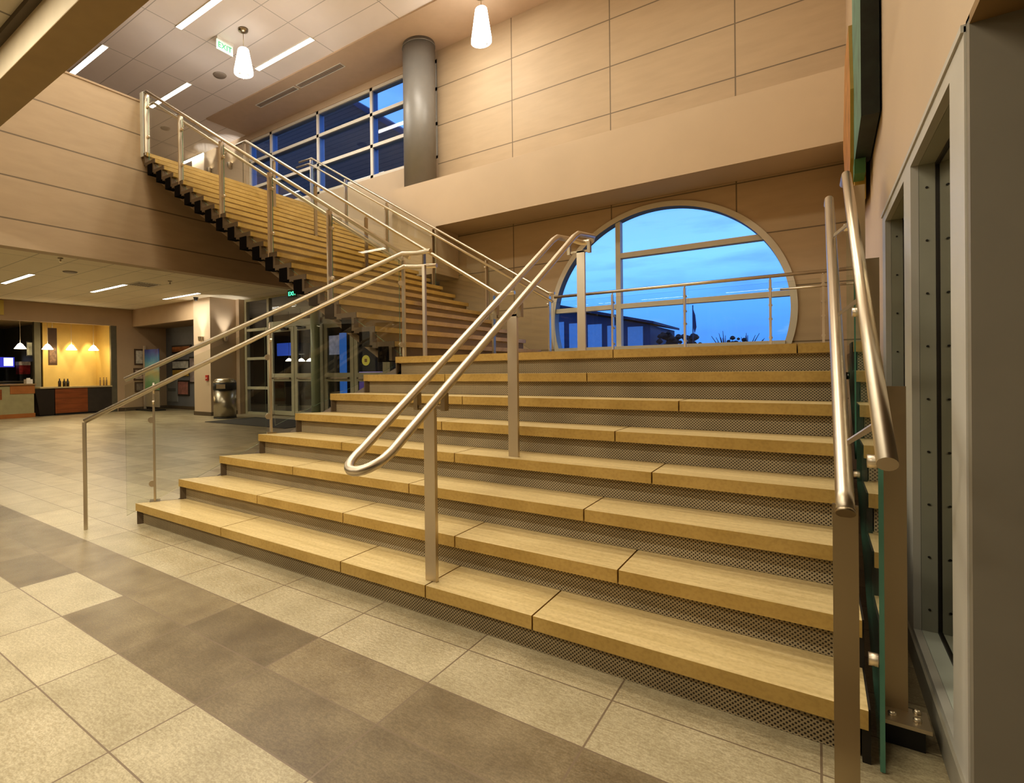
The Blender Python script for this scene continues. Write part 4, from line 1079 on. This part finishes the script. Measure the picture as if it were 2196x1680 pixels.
# ------------------------------------------------------------------ sky
wd = bpy.data.worlds.new('dusk'); sc.world = wd; wd.use_nodes = True
nt = wd.node_tree; nt.nodes.clear()
out = nt.nodes.new('ShaderNodeOutputWorld'); bg = nt.nodes.new('ShaderNodeBackground')
tc = nt.nodes.new('ShaderNodeTexCoord'); sp = nt.nodes.new('ShaderNodeSeparateXYZ'); nt.links.new(tc.outputs['Generated'], sp.inputs[0])
mr = nt.nodes.new('ShaderNodeMapRange'); mr.inputs[1].default_value = 0.0; mr.inputs[2].default_value = .5; nt.links.new(sp.outputs[2], mr.inputs[0])
r = nt.nodes.new('ShaderNodeValToRGB'); els = r.color_ramp.elements
els[0].position = 0; els[0].color = (.055, .19, .62, 1); els[1].position = 1; els[1].color = (.13, .33, .82, 1)
for p_, c_ in ((.09, (.065, .24, .78)), (.22, (.10, .33, .90)), (.36, (.17, .46, .98)), (.50, (.16, .40, .93)), (.68, (.13, .33, .86))):
    e = els.new(p_); e.color = (*c_, 1)
nt.links.new(mr.outputs[0], r.inputs[0])
mp = nt.nodes.new('ShaderNodeMapping'); mp.inputs['Scale'].default_value = (3.0, 3.0, 16.0); nt.links.new(tc.outputs['Generated'], mp.inputs[0])
nz = nt.nodes.new('ShaderNodeTexNoise'); nz.inputs['Scale'].default_value = 1.6; nz.inputs['Detail'].default_value = 6; nz.inputs['Roughness'].default_value = .55; nt.links.new(mp.outputs[0], nz.inputs['Vector'])
cl = ramp(nt, nz.outputs['Fac'], .50, .68); ch_ = ramp(nt, nz.outputs['Fac'], .30, .44, (1, 1, 1), (0, 0, 0))
c = mixc(nt, math_node(nt, 'MULTIPLY', cl, .45), r.outputs[0], (.07, .19, .56))
lowm = nt.nodes.new('ShaderNodeMapRange'); lowm.inputs[1].default_value = .085; lowm.inputs[2].default_value = .03; nt.links.new(sp.outputs[2], lowm.inputs[0])
c = mixc(nt, math_node(nt, 'MULTIPLY', math_node(nt, 'MULTIPLY', ch_, lowm.outputs[0]), .75), c, (.50, .68, .98))
nt.links.new(c, bg.inputs[0]); bg.inputs[1].default_value = 1.75
nt.links.new(bg.outputs[0], out.inputs[0])

# ------------------------------------------------------------------ lamps
WARM = (1.0, .925, .765); NEUT = (1.0, .955, .88)
def area(name, loc, size, power, color=WARM, rot=(0, 0, 0)):
    d = bpy.data.lights.new(name, 'AREA'); d.shape = 'RECTANGLE'; d.size, d.size_y = size; d.energy = power; d.color = color
    o = bpy.data.objects.new(name, d); o.location = loc; o.rotation_euler = rot; COL.objects.link(o); return o
def point(name, loc, power, r=.06, color=WARM):
    d = bpy.data.lights.new(name, 'POINT'); d.energy = power; d.color = color; d.shadow_soft_size = r
    o = bpy.data.objects.new(name, d); o.location = loc; COL.objects.link(o); return o
def spot(name, loc, target, power, ang=60, blend=.6, color=WARM, r=.05):
    d = bpy.data.lights.new(name, 'SPOT'); d.energy = power; d.color = color; d.spot_size = math.radians(ang); d.spot_blend = blend; d.shadow_soft_size = r
    o = bpy.data.objects.new(name, d); o.location = loc
    o.rotation_euler = (Vector(target) - Vector(loc)).to_track_quat('-Z', 'Y').to_euler(); COL.objects.link(o); return o
# hall and lobby strip lamps, plus unseen lamps added for overall brightness
for loc, _ in [((-8.44, 7.21, CZ), 0)] + hall: area('strip_lamp', (loc[0], loc[1], loc[2] - .05), (1.6, .1), 40, NEUT)  # three of these are unseen lamps without a fixture
for x, y in ((-4.3, 3.4), (-1.6, 3.4), (-4.3, 6.0), (-1.6, 6.0), (-7.2, 3.2)):
    area('hall_fill_lamp', (x, y, CZ - .06), (1.6, .5), 58, WARM)  # no fixture: unseen lamps added to fill the hall with light
for x, y in ((-6.6, .6), (-4.2, .6), (-1.6, .6), (-6.6, -2.2), (-4.2, -2.2), (-1.6, -2.2)):
    area('low_ceiling_fill', (x, y, 3.64), (1.5, .15), 56, WARM)  # no fixture: unseen, added to light floor, stair and beam face
for (x, y, z), _ in lob: area('lobby_lamp', (x, y, z - .05), (1.7, .12), 46, WARM)
for x, y in ((-11, 4.4), (-11, 1.0), (-14.5, 1.0), (-14.5, -2.5)): area('lobby_lamp', (x, y, LC - .05), (1.7, .12), 30, WARM)  # extra lamps without fixtures, added to brighten the lobby
for x, y, z, _, n in SC:
    spot('sconce_lamp', (x + n[0]*.10, y + n[1]*.10, z + .06), (x + n[0]*.02, y + n[1]*.02, z + 2), 60 if z < 5 else 130, 75, .8, NEUT)
for x, y, z, e_ in ((-8.40, 6.22, 6.6, 65), (-4.48, 8.0, 6.6, 24)): point('pendant_bulb', (x, y, z), e_, .1, NEUT)
for y in (5.8, 6.52, 7.19, 7.85): point('bell_bulb', (XC - .25, y, 1.97), 14, .04, (1, .78, .45))
for y in (7.05, 7.6, 8.15): spot('scallop_fill_spot', (XC - 1.15, y, 2.7), (XC - 1.45, y, 1.0), 95, 46, .35, (1, .80, .48))  # added spots, no fixture; they draw the scallops of the bell pendants
area('vestibule_lamp', (-10.5, 12, LC - .1), (2, 1), 12, (.8, .85, 1))

# ------------------------------------------------------------------ camera
cam = bpy.data.cameras.new('camera'); co = bpy.data.objects.new('camera', cam); COL.objects.link(co)
rr = Vector((0.7915785310091696, 0.6109386923470911, -0.012543661291319862))
dd = Vector((-0.006326875112281339, -0.012332232216556254, -0.9999039387360519))
ff = Vector((-0.611034696148, 0.7915818531534077, -0.005896597454305039))
co.matrix_world = Matrix(((rr.x, -dd.x, -ff.x, 0), (rr.y, -dd.y, -ff.y, 0), (rr.z, -dd.z, -ff.z, 1.22), (0, 0, 0, 1)))
cam.sensor_fit = 'HORIZONTAL'; cam.sensor_width = 36; cam.lens = 36 * 1158.386 / 2196
cam.shift_x = (1098 - 860) / 2196; cam.shift_y = -(840 - 803.43) / 2196
cam.clip_start = .02; cam.clip_end = 600
sc.camera = co

sc.view_settings.view_transform = 'Standard'; sc.view_settings.look = 'Medium High Contrast'
sc.view_settings.exposure = -0.20
sc.cycles.use_denoising = True
sc.cycles.max_bounces = 7; sc.cycles.diffuse_bounces = 4; sc.cycles.glossy_bounces = 4; sc.cycles.transparent_max_bounces = 24; sc.cycles.transmission_bounces = 4
sc.cycles.caustics_reflective = False; sc.cycles.caustics_refractive = False
sc.cycles.sample_clamp_indirect = 4.0; sc.cycles.sample_clamp_direct = 8.0
